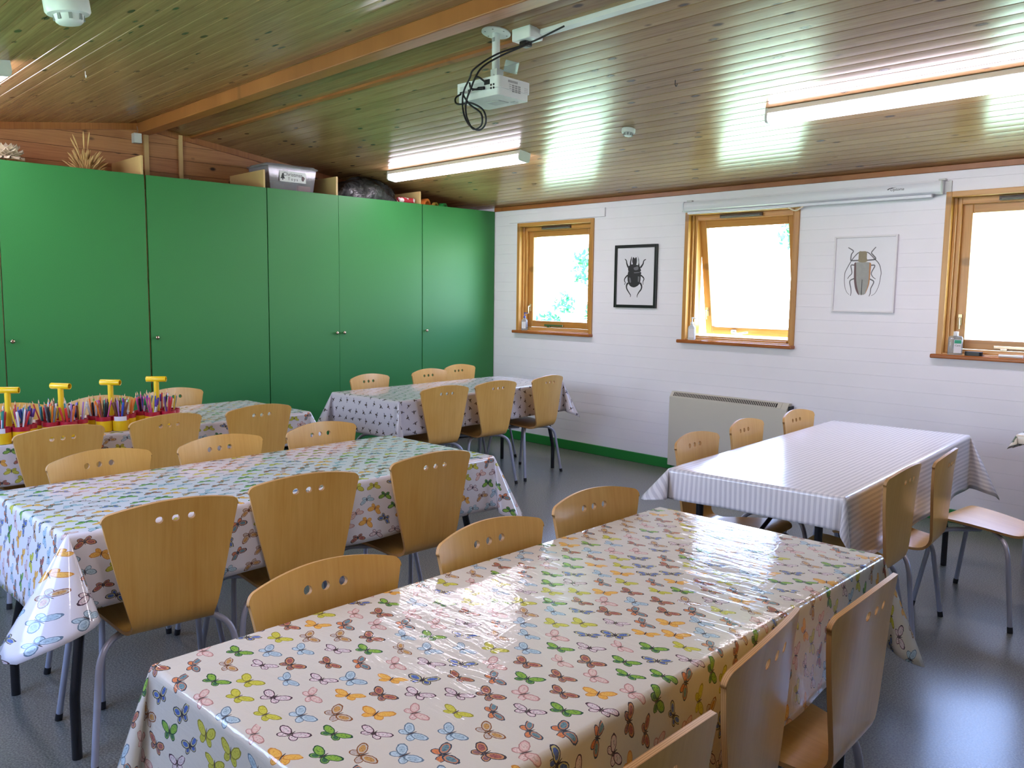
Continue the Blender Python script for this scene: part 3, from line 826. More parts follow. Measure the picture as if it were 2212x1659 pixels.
put('stripe', (.13, .30, .135, .27), M['stripe'], 'white and grey striped vinyl tablecloth shining by the heater', seed=5, tips={(-1, -1): 40, (1, -1): 6})
put('leaf', (.09, .09, .06, .05), M['leafp'], 'tablecloth printed with olive leaves, its corner showing at the right edge', seed=6)

# ------------------------------------------------------------------ pen caddies
def caddy_proto():
    C = empty('pen_caddy'); H = .076; rp = .0385; rr = .0775
    cen = [(rr * cos(RD(60 * k + 30)), rr * sin(RD(60 * k + 30))) for k in range(6)]
    b = MB()
    for x, y in cen: b.lathe([(rp, 0), (rp + .001, .004), (rp + .001, H - .022), (rp - .004, H - .022), (rp - .004, .004)], 24, c=(x, y, 0), cap=True)
    b.lathe([(.062, 0), (.062, .055), (.03, .062), (.017, .066)], 24); b.build('tray', M['yellow'], C, smooth=40)
    for x, y in cen:
        b = MB(); b.lathe([(rp - .006, .006), (rp - .004, H - .024), (rp + .0015, H - .022), (rp + .0015, H), (rp - .001, H), (rp - .005, H - .003), (rp - .009, .010), (.001, .010)], 24, c=(x, y, 0), cap=False)
        b.build('pot', M['red'], C, smooth=40)
    b = MB(); b.cyl((0, 0, .06), (0, 0, .232), .0135, 18); b.tube([(-.052, 0, .243), (-.050, 0, .243), (.050, 0, .243), (.052, 0, .243)], [.0145, .0155, .0155, .0145], 18, cap=False)
    b.tube([(.052, 0, .243), (.051, 0, .243), (-.051, 0, .243), (-.052, 0, .243)], [.0145, .012, .012, .0145], 18, cap=False)
    b.box(-.001, .001, -.011, .011, .2325, .2535)
    b.build('handle', M['yellow'], C, smooth=40)
    return C, cen
CP, CEN = caddy_proto()
CAD = [(1.832, -4.856, 'leftmost', 55), (1.794, -4.614, 'second from left', 36), (1.765, -4.368, 'second from right', 44), (1.737, -4.121, 'rightmost', 52)]
PENC = {'purple': (98, 56, 150), 'black': (32, 32, 40), 'red': (204, 48, 52), 'orange': (240, 128, 40), 'green': (40, 150, 76), 'blue': (56, 84, 176), 'white': (226, 226, 226),
        'pink': (206, 84, 150), 'yellow': (236, 204, 60), 'lilac': (170, 120, 190), 'grey': (128, 132, 138), 'brown': (128, 76, 50), 'teal': (52, 128, 132), 'lime': (130, 190, 60)}
PM = {k: plain('pen_' + k, srgb(*v), .35, var=.04) for k, v in PENC.items()}
M['woodtip'] = plain('sharpened_wood', srgb(222, 184, 136), .7)
def pen_mesh(kind, c):
    b = MB()
    if kind == 'felt_pen':
        b.lathe([(.0045, 0), (.0048, .003), (.0048, .098)], 10, 0); b.lathe([(.0056, .098), (.0058, .101), (.0058, .134), (.0045, .138), (.002, .139)], 10, 1)
        return b, [PM['white'] if c in ('purple', 'green') else PM[c], PM[c]]
    b.lathe([(.0037, 0), (.0037, .150)], 6, 0); b.lathe([(.0037, .150), (.0014, .164)], 6, 1); b.lathe([(.0014, .164), (.0002, .169)], 6, 2)
    return b, [PM[c], M['woodtip'], PM[c]]
PROTO = {}
names = list(PENC)
mix = {0: ['purple', 'purple', 'black', 'pink', 'green', 'orange', 'white', 'red', 'lilac', 'blue', 'yellow', 'black', 'teal'], 1: ['black', 'red', 'white', 'orange', 'grey', 'blue', 'teal', 'lilac', 'brown', 'yellow'],
       2: ['green', 'lime', 'white', 'purple', 'orange', 'black', 'pink', 'blue', 'lilac', 'teal', 'brown'], 3: ['blue', 'green', 'black', 'pink', 'white', 'brown', 'yellow', 'purple', 'grey', 'red', 'teal']}
CADS = [CP] + [copy_tree(CP) for _ in range(3)]
for ci, (x, y, where, hr) in enumerate(CAD):
    c = CADS[ci]
    z0 = TD['pens'][5] + .001
    c.location = (x, y, z0); c.rotation_euler = (0, 0, RD(hr))
    tag(c, 'yellow pen caddy with red pots, %s of the four on the pen table' % where, 'pen caddy', 'yellow pen caddies')
    if ci in (0, 2):
        b = MB(); ang0 = RD(-18 if ci == 0 else -20)
        # paper strip wrapped round the front pot
        k = min(range(6), key=lambda q: abs(((60 * q + 30 + hr) - (-20 if ci == 0 else 5) + 180) % 360 - 180))
        px, py = CEN[k]; rs = .0407; vs = []
        da = RD((-40 if ci == 0 else -20) - hr)
        for i in range(9):
            a = da + RD(-46 + 92 * i / 8); vs += [(px + rs * cos(a), py + rs * sin(a), .052), (px + rs * cos(a), py + rs * sin(a), .075)]
        b.add(vs, [(2 * i, 2 * i + 2, 2 * i + 3, 2 * i + 1) for i in range(8)]); tag(b.build('paper_strip', M['paper'], c), 'white paper strip stuck on the rim')
    for k, (px, py) in enumerate(CEN):
        n = rnd.choice([7, 8, 9, 6]) if not (ci == 1 and k in (0, 5)) else 5
        for q in range(n):
            a = 2 * pi * (q + rnd.uniform(-.3, .3)) / n; rim = rnd.uniform(.010, .0225); base = rnd.uniform(.0, .009); kind = rnd.choice(['felt_pen', 'pencil', 'felt_pen', 'pencil', 'felt_pen'])
            col = rnd.choice(mix[ci]); key = (kind, col)
            if key not in PROTO:
                mb, ms = pen_mesh(kind, col); PROTO[key] = o = mb.build(kind, ms, smooth=40)
            else:
                o = PROTO[key].copy(); COL.objects.link(o)
            A = RD(hr); bx, by = px + base * cos(a), py + base * sin(a)
            lx = x + bx * cos(A) - by * sin(A); ly = y + bx * sin(A) + by * cos(A)
            o.location = (lx, ly, z0 + .012)
            tilt = math.atan2(rim - base, .062)
            o.rotation_euler = (Mx.Rotation(a + A, 3, 'Z') @ Mx.Rotation(tilt, 3, 'Y')).to_euler()
            kn = 'felt pen' if kind == 'felt_pen' else 'pencil'
            tag(o, '%s %s standing in a red pot of the %s yellow caddy' % (col, kn, where), kn, '%s %ss in the %s caddy' % (col, kn, where))
CP.location = (CAD[0][0], CAD[0][1], TD['pens'][5] + .001)

# ------------------------------------------------------------------ ceiling fittings
def slope_T(x, y):
    """frame lying on the ceiling: local x along the room, local z pointing down out of the ceiling"""
    s = -SL if y > YR else SL
    n = V((0, s, -1)).normalized() if y > YR else V((0, SL, -1)).normalized()
    n = V((0, -SL, -1)).normalized() if y > YR else V((0, SL, -1)).normalized()
    ex = V((1, 0, 0)); ey = n.cross(ex)
    return Mx(((ex.x, ey.x, n.x, x), (ex.y, ey.y, n.y, y), (ex.z, ey.z, n.z, ceil_z(y) - .002), (0, 0, 0, 1)))
def lamp(x0, x1, y, label):
    xm = (x0 + x1) / 2; L = x1 - x0
    E = empty('ceiling_light', (0, 0, 0), 0, label, 'ceiling light', 'batten ceiling lights'); E.matrix_world = slope_T(xm, y)
    b = MB(); T = Mx(((0, 0, 1, 0), (1, 0, 0, 0), (0, 1, 0, 0), (0, 0, 0, 1)))
    b.prism([(-.055, .0), (.055, .0), (.055, .030), (-.055, .030)], -L / 2 + .004, L / 2 - .004, T)
    b.build('housing', M['white'], E, bevel=.004)
    b = MB(); P = [(-.053, .030)] + [(-.053 + .018 * (1 - cos(a)), .046 + .028 * sin(a)) for a in [pi / 2 * k / 4 for k in range(5)]] + [(.053 - .018 * (1 - cos(a)), .046 + .028 * sin(a)) for a in [pi / 2 * (4 - k) / 4 for k in range(5)]] + [(.053, .030)]
    b.prism(P, -L / 2 + .012, L / 2 - .012, T); b.build('diffuser', M['tubeglow'], E, smooth=50)
    for s in (-1, 1):
        b = MB(); P2 = [(p[0] * 1.04, p[1] * 1.0 + (.0015 if p[1] > .03 else 0)) for p in P]; P2[0] = (-.056, 0); P2[-1] = (.056, 0)
        b.prism(P2, *sorted((s * L / 2, s * (L / 2 - .016))), T); b.build('end_cap', M['white'], E, smooth=40)
lamp(.16, 1.83, -1.40, 'lit white batten ceiling light in front of the green cupboards')
lamp(3.82, 5.49, -1.41, 'lit white batten ceiling light at the right above the projection screen')
lamp(3.9, 5.57, -5.10, 'unseen white batten ceiling light added over the front table to brighten it')  # out of view, added to bring more light onto the front table
lamp(-.12, 1.55, -4.76, 'white batten ceiling light at the left edge, only its end showing')
def detector(x, y, r, label):
    E = empty('smoke_detector', (0, 0, 0), 0, label, 'smoke detector', 'smoke detectors'); E.matrix_world = slope_T(x, y)
    b = MB(); b.lathe([(r, 0), (r, r * .50), (r * .92, r * .62), (r * .62, r * .66)], 28, mat=0); b.build('base', M['white'], E, smooth=40)
    b = MB(); b.lathe([(r * .66, r * .64), (r * .60, r * .95), (r * .50, r * 1.04), (r * .01, r * 1.06)], 28, 0); b.build('sensor_head', M['white'], E, smooth=40)
    b = MB()
    for k in range(8):
        a = k * pi / 4 + .2; T = Mx.Rotation(a, 4, 'Z') @ Mx.Translation((r * .64, 0, r * .8)); b.box(-.006, .003, -.006, .006, -.012, .009, T=T)
    b.build('vent_slot', M['grey'], E)
detector(2.872, -1.50, .044, 'small round white smoke detector on the pine ceiling left of the right lamp')
detector(2.72, -4.79, .082, 'round white detector at the top left edge of the photo')

# projector on its pole
PX, PY = 3.215, -2.992
E = empty('projector_mount', (PX, PY, ceil_z(PY)), 0, 'white ceiling mount with round plate and perforated pole', 'projector mount')
b = MB(); T = slope_T(PX, PY); T = Mx.Translation((-PX, -PY, -ceil_z(PY))) @ T
b.lathe([(.072, 0), (.072, .005), (.066, .007), (.002, .007)], 32, T=T); b.build('ceiling_plate', M['white'], E, smooth=40)
b = MB()
for k in range(6):
    a = k * pi / 3; b.lathe([(.004, .007), (.004, .0085), (.0005, .009)], 8, c=(.055 * cos(a), .055 * sin(a), 0), T=T)
b.build('screw', M['grey'], E)
zt = -.20
b = MB(); b.cyl((0, 0, -.004), (0, 0, zt), .0195, 20); b.build('pole', M['white'], E, smooth=50)
b = MB()
for k in range(3): b.cyl((.0193 * cos(-2.2), .0193 * sin(-2.2), -.035 - .05 * k), (.0205 * cos(-2.2), .0205 * sin(-2.2), -.035 - .05 * k), .004, 8)
b.box(-.004, .012, -.0205, -.0195, -.05, -.03); b.build('pole_hole', M['grey'], E)
b = MB(); b.box(-.014, .032, -.022, .022, zt - .035, zt + .02); b.box(-.02, .04, -.03, .03, zt - .0455, zt - .033)
for dx, dz in ((.008, 0.), (.022, -.012)): b.cyl((dx, -.026, zt - .01 + dz), (dx, -.021, zt - .01 + dz), .006, 10)
b.build('tilt_bracket', M['offwhite'], E, bevel=.002)
PZ = ceil_z(PY) - .246      # top of projector
PJ = empty('projector', (PX, PY, PZ), 0, 'white projector hanging from the ceiling pole with black cables', 'projector')
pw, pd, ph = .148, .112, .088; ox, oy = -.012, -.005
PJ.location = (PX + ox, PY + oy, PZ); PJ.rotation_euler = (RD(0), 0, RD(2))
b = MB(); P = rrect(2 * pw, 2 * pd, .016); b.prism(P, -ph * .62, 0); P2 = rrect(2 * pw - .012, 2 * pd - .012, .014); b.prism(P2, -ph, -ph * .62)
b.build('case', M['white'], PJ, smooth=35, bevel=.004)
b = MB(); b.box(-pw + .03, pw - .06, -pd - .0015, -pd + .002, -ph * .60, -ph * .20); b.build('port_panel', M['offwhite'], PJ)
b = MB()
for dx, w_, h_ in ((-.118, .022, .007), (-.06, .016, .010), (-.03, .018, .009), (0.0, .016, .008)): b.box(dx, dx + w_, -pd - .003, -pd, -ph * .55, -ph * .55 + h_)
b.box(.055, .09, -pd - .004, -pd, -.035, -.012)
for dx, dz in ((.10, -.040), (.118, -.040), (.10, -.055), (.118, -.055)): b.cyl((dx, -pd - .003, dz), (dx, -pd, dz), .005, 10)
b.build('port', M['black'], PJ)
b = MB()
for i in range(4):
    for k in range(4 if i else 3): b.box(pw, pw + .0015, -pd * .35 + i * .021, -pd * .35 + i * .021 + .015, -.030 - k * .009 - .006 + (0.004 if not i else 0), -.030 - k * .009)
b.build('vent_grille', M['grey'], PJ)
b = MB()
for k in range(3): b.box(pw, pw + .001, pd * .62, pd * .62 + .022, -.034 - k * .008, -.030 - k * .008)
b.build('side_slot', M['offwhite'], PJ)
b = MB(); b.tube([(.02, pd - .002, -.045), (.02, pd + .012, -.045), (.02, pd + .014, -.045)], [.034, .034, .028], 24); b.build('lens', M['black'], PJ, smooth=40)
b = MB(); b.box(-.03, .06, -.02, .05, -ph - .004, -ph + .001); b.box(.07, .10, .05, .08, -ph - .004, -ph + .001); b.build('base_panel', M['offwhite'], PJ, bevel=.002)
def text_obj(name, txt, size, mat, parent, M4, align='CENTER', shear=0, ext=.0004, space=1.):
    cu = bpy.data.curves.new(name, 'FONT'); cu.body = txt; cu.size = size; cu.align_x = align; cu.shear = shear; cu.extrude = ext; cu.space_character = space; cu.resolution_u = 3
    o = bpy.data.objects.new(name, cu); COL.objects.link(o); dg = bpy.context.evaluated_depsgraph_get()
    me = bpy.data.meshes.new_from_object(o.evaluated_get(dg)); bpy.data.objects.remove(o); bpy.data.curves.remove(cu)
    me.name = name; me.materials.clear(); me.materials.append(mat); me.transform(M4)
    q = bpy.data.objects.new(name, me); COL.objects.link(q); q.parent = parent; return q
# faint lettering on the side panel, upside down as the projector hangs inverted
text_obj('side_lettering', 'NEC NP11', .0165, M['grey'], PJ, Mx(((0, 0, 1, pw), (-1, 0, 0, -.01), (0, -1, 0, -.012), (0, 0, 0, 1)))) if False else None
b = MB()
for k in range(7): b.box(pw, pw + .001, -.045 + k * .0095, -.045 + k * .0095 + .006, -.022, -.011)
b.build('side_lettering', M['grey'], PJ)
# fused spur, trunking, cables
b = MB(); T = Mx.Translation((3.365, -2.93, ceil_z(-2.93))); E = empty('socket_box', (3.365, -2.925, ceil_z(-2.925)), 0, 'white surface socket box on the ceiling beside the projector mount', 'socket box')
b.box(-.062, .062, -.046, .046, -.052, .008); b.build('box', M['white'], E, bevel=.006)
b = MB(); b.box(-.028, .016, -.03, .02, -.078, -.052); b.build('plug', M['black'], E, bevel=.006)
y = -2.885; b = MB(); b.box(0, 3.6, -.019, .019, -.024, .006); o = b.build('cable_trunking', M['white'], None, bevel=.002, loc=(3.43, y, ceil_z(y))); o.rotation_euler = (-math.atan(SL), 0, 0)
tag(o, 'white plastic cable trunking running along the ceiling from the projector socket', 'trunking')
b = MB(); P0 = V((3.61, -2.93, ceil_z(-2.93) - .034))
pr = V((PX + ox, PY + oy, PZ))
main = smooth_path([P0, V((3.43, -2.97, 2.655)), V((3.30, -3.06, 2.61)), V((3.225, -3.14, 2.54)), pr + V((-.005, -.150, .0)), pr + V((-.035, -.165, -.07)), pr + V((-.025, -.17, -.16)), pr + V((.02, -.17, -.225)), pr + V((.085, -.165, -.255)), pr + V((.125, -.16, -.225)), pr + V((.105, -.16, -.165)),
                    pr + V((.02, -.165, -.12)), pr + V((-.055, -.16, -.115)), pr + V((-.105, -.15, -.10)), pr + V((-.125, -.135, -.07)), pr + V((-.105, -.114, -.048))], 8)
b.tube(main, .0046, 8)
sec = smooth_path([V((3.43, -2.975, 2.65)), V((3.31, -3.05, 2.60)), V((3.26, -3.12, 2.545)), pr + V((.035, -.15, -.005)), pr + V((.02, -.16, -.045)), pr + V((-.005, -.17, -.11)), pr + V((.0, -.172, -.18)), pr + V((.045, -.17, -.245)), pr + V((.10, -.166, -.235)), pr + V((.095, -.164, -.18)), pr + V((.02, -.166, -.13)), pr + V((-.03, -.16, -.085)), pr + V((-.065, -.14, -.055)), pr + V((-.09, -.116, -.046))], 8)
b.tube(sec, .0046, 8)
thr = smooth_path([pr + V((.035, -.15, -.005)), pr + V((.05, -.14, -.002)), pr + V((.07, -.118, -.022))], 6); b.tube(thr, .0045, 8)
thr = smooth_path([pr + V((.0, -.155, -.02)), pr + V((.01, -.15, -.05)), pr + V((.045, -.116, -.052))], 6); b.tube(thr, .0045, 8)
b.tube([pr + V((.065, -.118, -.05)), pr + V((.03, -.125, -.048))], .008, 8)
o = b.build('hanging_cable', M['cable'], None, smooth=60); tag(o, 'looped black cables dangling in front of the white projector', 'cable')
b = MB(); b.box(-.03, .03, -.02, .02, -.055, 0); o = b.build('cable_tag', M['clear'], None, bevel=.002, loc=(3.29, -2.95, 2.60)); o.rotation_euler = (.2, .3, .5); tag(o, 'small clear plastic tag hanging beside the projector pole', 'tag')

# ridge junction box on the gable
E = empty('sensor_box', (-.5, -3.355, 2.60), 0, 'small grey box hanging under the ridge beam above the cupboards', 'box')
b = MB(); b.box(-.03, .03, -.03, .03, 0, .075); b.build('case', M['offwhite'], E, bevel=.005)
b = MB(); b.tube([(0, 0, .075), (.004, .01, .095), (0, .004, .13)], .0015, 6); b.build('wire', M['grey'], E)
# little hooks in the ceiling
def hook(x, y, label, mat):
    b = MB(); b.tube(smooth_path([(0, 0, .002), (0, 0, -.022), (.006, 0, -.034), (.012, 0, -.030), (.013, 0, -.022)], 5), .002, 6)
    o = b.build('ceiling_hook', mat, None, smooth=60, loc=(x, y, ceil_z(y))); tag(o, label, 'hook', 'small hooks in the ceiling')
hook(3.62, -2.06, 'small dark hook screwed in the ceiling beyond the right lamp', M['black']); hook(1.36, -4.30, 'small white hook hanging from the dark ceiling at left', M['white'])

# ------------------------------------------------------------------ projection screen
E = empty('projection_screen', (2.33, 0, 2.155), 0, 'white roll-up projection screen case over the middle window', 'projection screen'); L = 1.945
b = MB(); T = Mx(((0, 0, 1, 0), (-1, 0, 0, 0), (0, 1, 0, 0), (0, 0, 0, 1)))
b.prism([(.012, 0), (.055, -.002), (.075, .010), (.080, .03), (.080, .055), (.072, .072), (.012, .078)], 0, L, T); b.build('case', M['screenw'], E, smooth=35)
for xa, xb in ((-.004, .006), (L - .006, L + .03)):
    b = MB(); b.prism([(.008, -.004), (.058, -.006), (.080, .008), (.085, .03), (.085, .056), (.075, .077), (.008, .082)], xa, xb, T); b.build('end_cap', M['screenw'], E, smooth=35)
b = MB(); b.prism([(.03, -.022), (.055, -.022), (.058, -.012), (.055, -.003), (.03, -.003)], .03, L - .03, T); b.build('bottom_batten', M['screenw'], E, smooth=40)
b = MB(); px = .965; b.tube([(px - .06, -.045, -.016)] + [(px - .055 + .11 * k / 8, -.048, -.022 - .026 * sin(pi * k / 8)) for k in range(9)] + [(px + .06, -.045, -.016)], .006, 8); b.build('pull_loop', M['petal'], E, smooth=50)
for q in ((-.06, -.0045, -.006, 0, .008, .012), (L + .0305, L + .075, -.012, 0, .0, .08), (.0, .05, -.03, -.006, .0785, .092), (L, L + .045, -.04, -.008, .0825, .094)):
    b = MB(); b.box(*q); b.build('wall_bracket', M['offwhite'], E, bevel=.002)
LT = Mx(((1, 0, 0, 1.70), (0, 0, -1, -.0805), (0, 1, 0, .034), (0, 0, 0, 1)))
text_obj('logo', 'Optoma', .027, M['logo'], E, LT, 'CENTER', .25)
b = MB(); sw = [(1.635, .045), (1.648, .053), (1.668, .0565), (1.70, .057), (1.67, .0535), (1.652, .048), (1.640, .041)]
b.prism(sw, .0800, .0810, Mx(((1, 0, 0, 0), (0, 0, -1, 0), (0, 1, 0, 0), (0, 0, 0, 1)))); b.build('logo_swoosh', M['logo'], E)

# ------------------------------------------------------------------ beetle pictures
def picture(name, x0, x1, z0, z1, quad, framecol, fw, label, fill, strokes):
    E = empty(name, (x0, 0, z0), 0, label, 'picture'); w, h = x1 - x0, z1 - z0
    b = MB()
    for a in ((0, fw, 0, h), (w - fw, w, 0, h), (fw, w - fw, 0, fw), (fw, w - fw, h - fw, h)): b.box(a[0], a[1], -.022, 0, a[2], a[3])
    b.build('frame', framecol, E, bevel=.002)
    b = MB(); b.box(fw, w - fw, -.012, -.002, fw, h - fw); b.build('print', M['paperg'], E)
    TL, TR, BR, BL = [V(q) for q in quad]
    def mp(p):
        x, y = p; u, v = .5, .5
        for _ in range(8):
            l = TL.lerp(BL, v); r = TR.lerp(BR, v); u = (x - l.x) / (r.x - l.x)
            t = TL.lerp(TR, u); d = BL.lerp(BR, u); v = (y - t.y) / (d.y - t.y)
        return (u * w, (1 - v) * h)
    T = Mx(((1, 0, 0, 0), (0, 0, -1, 0), (0, 1, 0, 0), (0, 0, 0, 1)))
    sc_ = w / abs(TR.x - TL.x); d0 = .0122
    mats = []; b = MB()
    def mi(k):
        if k not in mats: mats.append(k)
        return mats.index(k)
    for k, pts, w0, w1 in strokes:
        P = smooth_path([(q[0], q[1], 0) for q in map(mp, pts)], 4); n = len(P); Lf = []; Rt = []
        for i, p in enumerate(P):
            t = (P[min(i + 1, n - 1)] - P[max(i - 1, 0)]).normalized(); nn = V((-t.y, t.x, 0)); ww = (w0 + (w1 - w0) * i / (n - 1)) * sc_ / 2
            Lf.append((p + nn * ww)[:2]); Rt.append((p - nn * ww)[:2])
        o = len(b.v); vs = []
        for a, c in zip(Lf, Rt): vs += [T @ V((a[0], a[1], d0)), T @ V((c[0], c[1], d0))]
        b.add(vs, [(2 * i, 2 * i + 1, 2 * i + 3, 2 * i + 2) for i in range(n - 1)], mi(k))
    for i, (k, pts) in enumerate(fill):
        P = [p[:2] for p in smooth_path([(q[0], q[1], 0) for q in map(mp, pts + pts[:1])], 3)][:-1]
        b.prism(P, d0 - .0004, d0 + .0002 * (i + 1), T, mi(k))
    b.build('beetle_print', [M[k] for k in mats], E)
    return E
I, G = 'ink', 'inkgrey'
picture('framed_picture', 1.585, 2.042, 1.363, 1.909, [(210, 205), (1100, 165), (1055, 1525), (178, 1500)], M['pblack'], .026, 'black framed picture of a black stag beetle between two windows',
    [(I, [(485, 750), (470, 830), (472, 930), (490, 1000), (530, 1055), (580, 1078), (620, 1078), (680, 1050), (725, 1000), (742, 930), (748, 830), (738, 750)]),
     (I, [(490, 748), (480, 690), (490, 645), (530, 612), (590, 592), (640, 600), (700, 620), (735, 650), (745, 690), (735, 748)]),
     (I, [(590, 605), (570, 540), (580, 470), (600, 445), (625, 475), (650, 445), (665, 470), (668, 540), (650, 605)]),
     (I, [(520, 645), (522, 560), (545, 470), (563, 435), (560, 490), (547, 560), (552, 635)]), (I, [(690, 625), (705, 560), (695, 470), (685, 430), (710, 490), (716, 570), (724, 635)]),
     (G, [(605, 665), (650, 650), (690, 640), (700, 700), (640, 722), (605, 700)]), (G, [(690, 850), (725, 860), (715, 950), (690, 962)]), (G, [(505, 880), (530, 880), (545, 970), (515, 972)]), (G, [(610, 765), (720, 758), (720, 772), (615, 782)])],
    [(I, [(485, 660), (455, 580), (445, 520), (412, 485)], 34, 12), (I, [(745, 665), (795, 590), (815, 520), (858, 490)], 34, 12), (I, [(470, 825), (415, 890), (405, 940), (420, 980), (405, 1025)], 26, 10),
     (I, [(750, 825), (800, 870), (815, 910), (795, 960), (795, 1025)], 26, 10), (I, [(480, 985), (450, 1040), (455, 1110), (500, 1190), (535, 1250), (525, 1285)], 36, 9), (I, [(735, 985), (765, 1050), (755, 1120), (705, 1190), (675, 1250), (672, 1295)], 36, 9)])
P_, O_, L_, N_ = 'inkpale', 'inkorange', 'inkplum', 'inktan'
picture('canvas_picture', 3.592, 4.032, 1.373, 1.905, [(205, 195), (1335, 118), (1275, 1535), (160, 1540)], M['paper'], .012, 'white framed picture of a pale longhorn beetle under the projection screen',
    [(P_, [(565, 660), (620, 635), (800, 630), (868, 655), (860, 800), (850, 930), (835, 1040), (800, 1140), (760, 1210), (700, 1222), (640, 1212), (600, 1140), (575, 1040), (562, 900)]),
     (L_, [(565, 660), (596, 650), (602, 900), (620, 1060), (660, 1215), (640, 1212), (600, 1140), (575, 1040), (562, 900)]), (O_, [(868, 655), (838, 650), (832, 900), (812, 1060), (768, 1205), (800, 1140), (835, 1040), (850, 930), (860, 800)]),
     (N_, [(640, 580), (650, 450), (700, 440), (785, 445), (790, 560), (805, 610), (720, 640), (630, 620)]), (I, [(708, 940), (716, 960), (712, 1100), (708, 1218), (697, 1218), (702, 1100)])],
    [(G, [(650, 460), (610, 490), (520, 600), (410, 800), (390, 900), (395, 1060), (430, 1170), (480, 1225)], 20, 7), (G, [(780, 450), (830, 470), (920, 560), (1010, 660), (1045, 800), (1035, 900), (1010, 1040), (950, 1180), (880, 1235)], 20, 7),
     (G, [(640, 605), (520, 610), (500, 590), (510, 500), (545, 440), (490, 400), (450, 380)], 26, 16), (G, [(800, 597), (945, 570), (900, 500), (870, 460), (910, 400), (950, 355)], 26, 16), (G, [(570, 690), (505, 700), (525, 830), (480, 890), (445, 940)], 24, 12),
     (G, [(860, 685), (935, 690), (875, 820), (900, 890), (950, 930)], 24, 12), (G, [(570, 930), (490, 980), (510, 1110), (515, 1190), (505, 1245)], 24, 12), (G, [(845, 930), (920, 980), (870, 1100), (860, 1190), (840, 1245)], 24, 12)])

# ------------------------------------------------------------------ heater
E = empty('panel_heater', (2.262, 0, .05), 0, 'cream panel heater with slotted top on the white wall behind the striped table', 'heater'); w, h, d = 1.058, .625, .085
b = MB(); T = Mx(((0, 0, 1, 0), (-1, 0, 0, 0), (0, 1, 0, 0), (0, 0, 0, 1)))
b.prism([(.012, 0), (d, 0), (d, h - .045), (d - .035, h), (.012, h)], 0, w, T); b.build('case', M['cream'], E, bevel=.003)
nrm = V((0, -.045, .035)).normalized(); al = V((0, .035, .045)).normalized()
Tg = Mx(((1, 0, 0, 0), (0, al.y, nrm.y, -d), (0, al.z, nrm.z, h - .045), (0, 0, 0, 1)))
b = MB(); b.box(.012, w - .05, .003, .054, 0, .004, T=Tg); b.build('grille_surround', M['cream'], E, bevel=.002)
b = MB(); b.box(.028, w - .085, .010, .047, .0035, .0046, T=Tg); b.build('grille_recess', M['dark'], E)
n = 62; b = MB()
for i in range(n):
    xx = .030 + (w - .118) * i / n; b.box(xx, xx + .0058, .010, .047, .0040, .0054, T=Tg)
b.build('grille', M['cream'], E)
b = MB(); b.box(w + .002, w + .016, -d + .02, -.002, .02, h - .02); b.build('dark_side_gap', M['black'], E, bevel=.002)  # black block imitates the dark of the gap at the case's right end
b = MB(); b.box(-.03, -.002, -.03, -.004, .28, .36); b.build('timer_box', M['offwhite'], E, bevel=.003)

# ------------------------------------------------------------------ things on the window sills
SZ = WZ0 + .0122
def pump_bottle(x, y, rz, h, label, pump, body):
    E = empty('sanitiser_bottle', (x, y, SZ), rz, label, 'bottle', 'hand gel bottles on the window sills')
    b = MB(); Q = rrect(.062, .036, .014, 5)
    vs = []; levels = [(0, .94), (.006, 1), (h * .52, 1), (h * .60, .85), (h * .65, .42), (h * .70, .36)]
    for z, s in levels: vs += [(p[0] * s, p[1] * s, z) for p in Q]
    n = len(Q); fs = [(i * n + k, i * n + (k + 1) % n, (i + 1) * n + (k + 1) % n, (i + 1) * n + k) for i in range(len(levels) - 1) for k in range(n)] + [tuple(range(n))[::-1], tuple((len(levels) - 1) * n + k for k in range(n))]
    b.add(vs, fs); b.build('flask', body, E, smooth=40)
    b = MB(); b.box(-.022, .022, -.0188, -.0178, .02, h * .48); b.build('label', M['paper'], E)
    b = MB(); b.lathe([(.012, h * .70), (.012, h * .79), (.004, h * .80), (.004, h * .93), (.008, h * .94), (.008, h), (.001, h)], 14); b.tube([(0, 0, h * .97), (.022, -.004, h * .97), (.034, -.006, h * .945)], .0042, 8); b.build('pump', pump, E, smooth=40)
    return E
pump_bottle(.455, -.012, .3, .178, 'small pump bottle with blue top on the left window sill', M['pump_blue'], M['clear'])
pump_bottle(2.412, -.012, .3, .185, 'pump bottle with white top on the middle window sill', M['white'], M['offwhite'])
E = empty('sanitiser_bottle', (4.437, -.012, SZ), .3, 'clear flip-top gel bottle with green label on the right window sill', 'bottle', 'hand gel bottles on the window sills')
b = MB(); Q = rrect(.085, .044, .016, 5); vs = []; levels = [(0, .95), (.006, 1), (.108, 1), (.119, .86), (.123, .5)]
for z, s in levels: vs += [(p[0] * s, p[1] * s, z) for p in Q]
n = len(Q); b.add(vs, [(i * n + k, i * n + (k + 1) % n, (i + 1) * n + (k + 1) % n, (i + 1) * n + k) for i in range(4) for k in range(n)] + [tuple(range(n))[::-1], tuple(4 * n + k for k in range(n))]); b.build('flask', M['clear'], E, smooth=40)
b = MB(); b.lathe([(.015, .123), (.015, .148), (.013, .151), (.001, .151)], 16); b.build('cap', M['white'], E, smooth=40)
b = MB(); b.box(-.008, .036, -.0232, -.0222, .012, .098); lab = b.build('label', M['paper'], E)
b = MB(); b.box(-.006, .034, -.0240, -.0232, .074, .096); b.build('label_band', M['label_green'], lab)
text_obj('label_word', 'Care', .016, M['ink'], lab, Mx(((1, 0, 0, .014), (0, 0, -1, -.0236), (0, 1, 0, .056), (0, 0, 0, 1))))
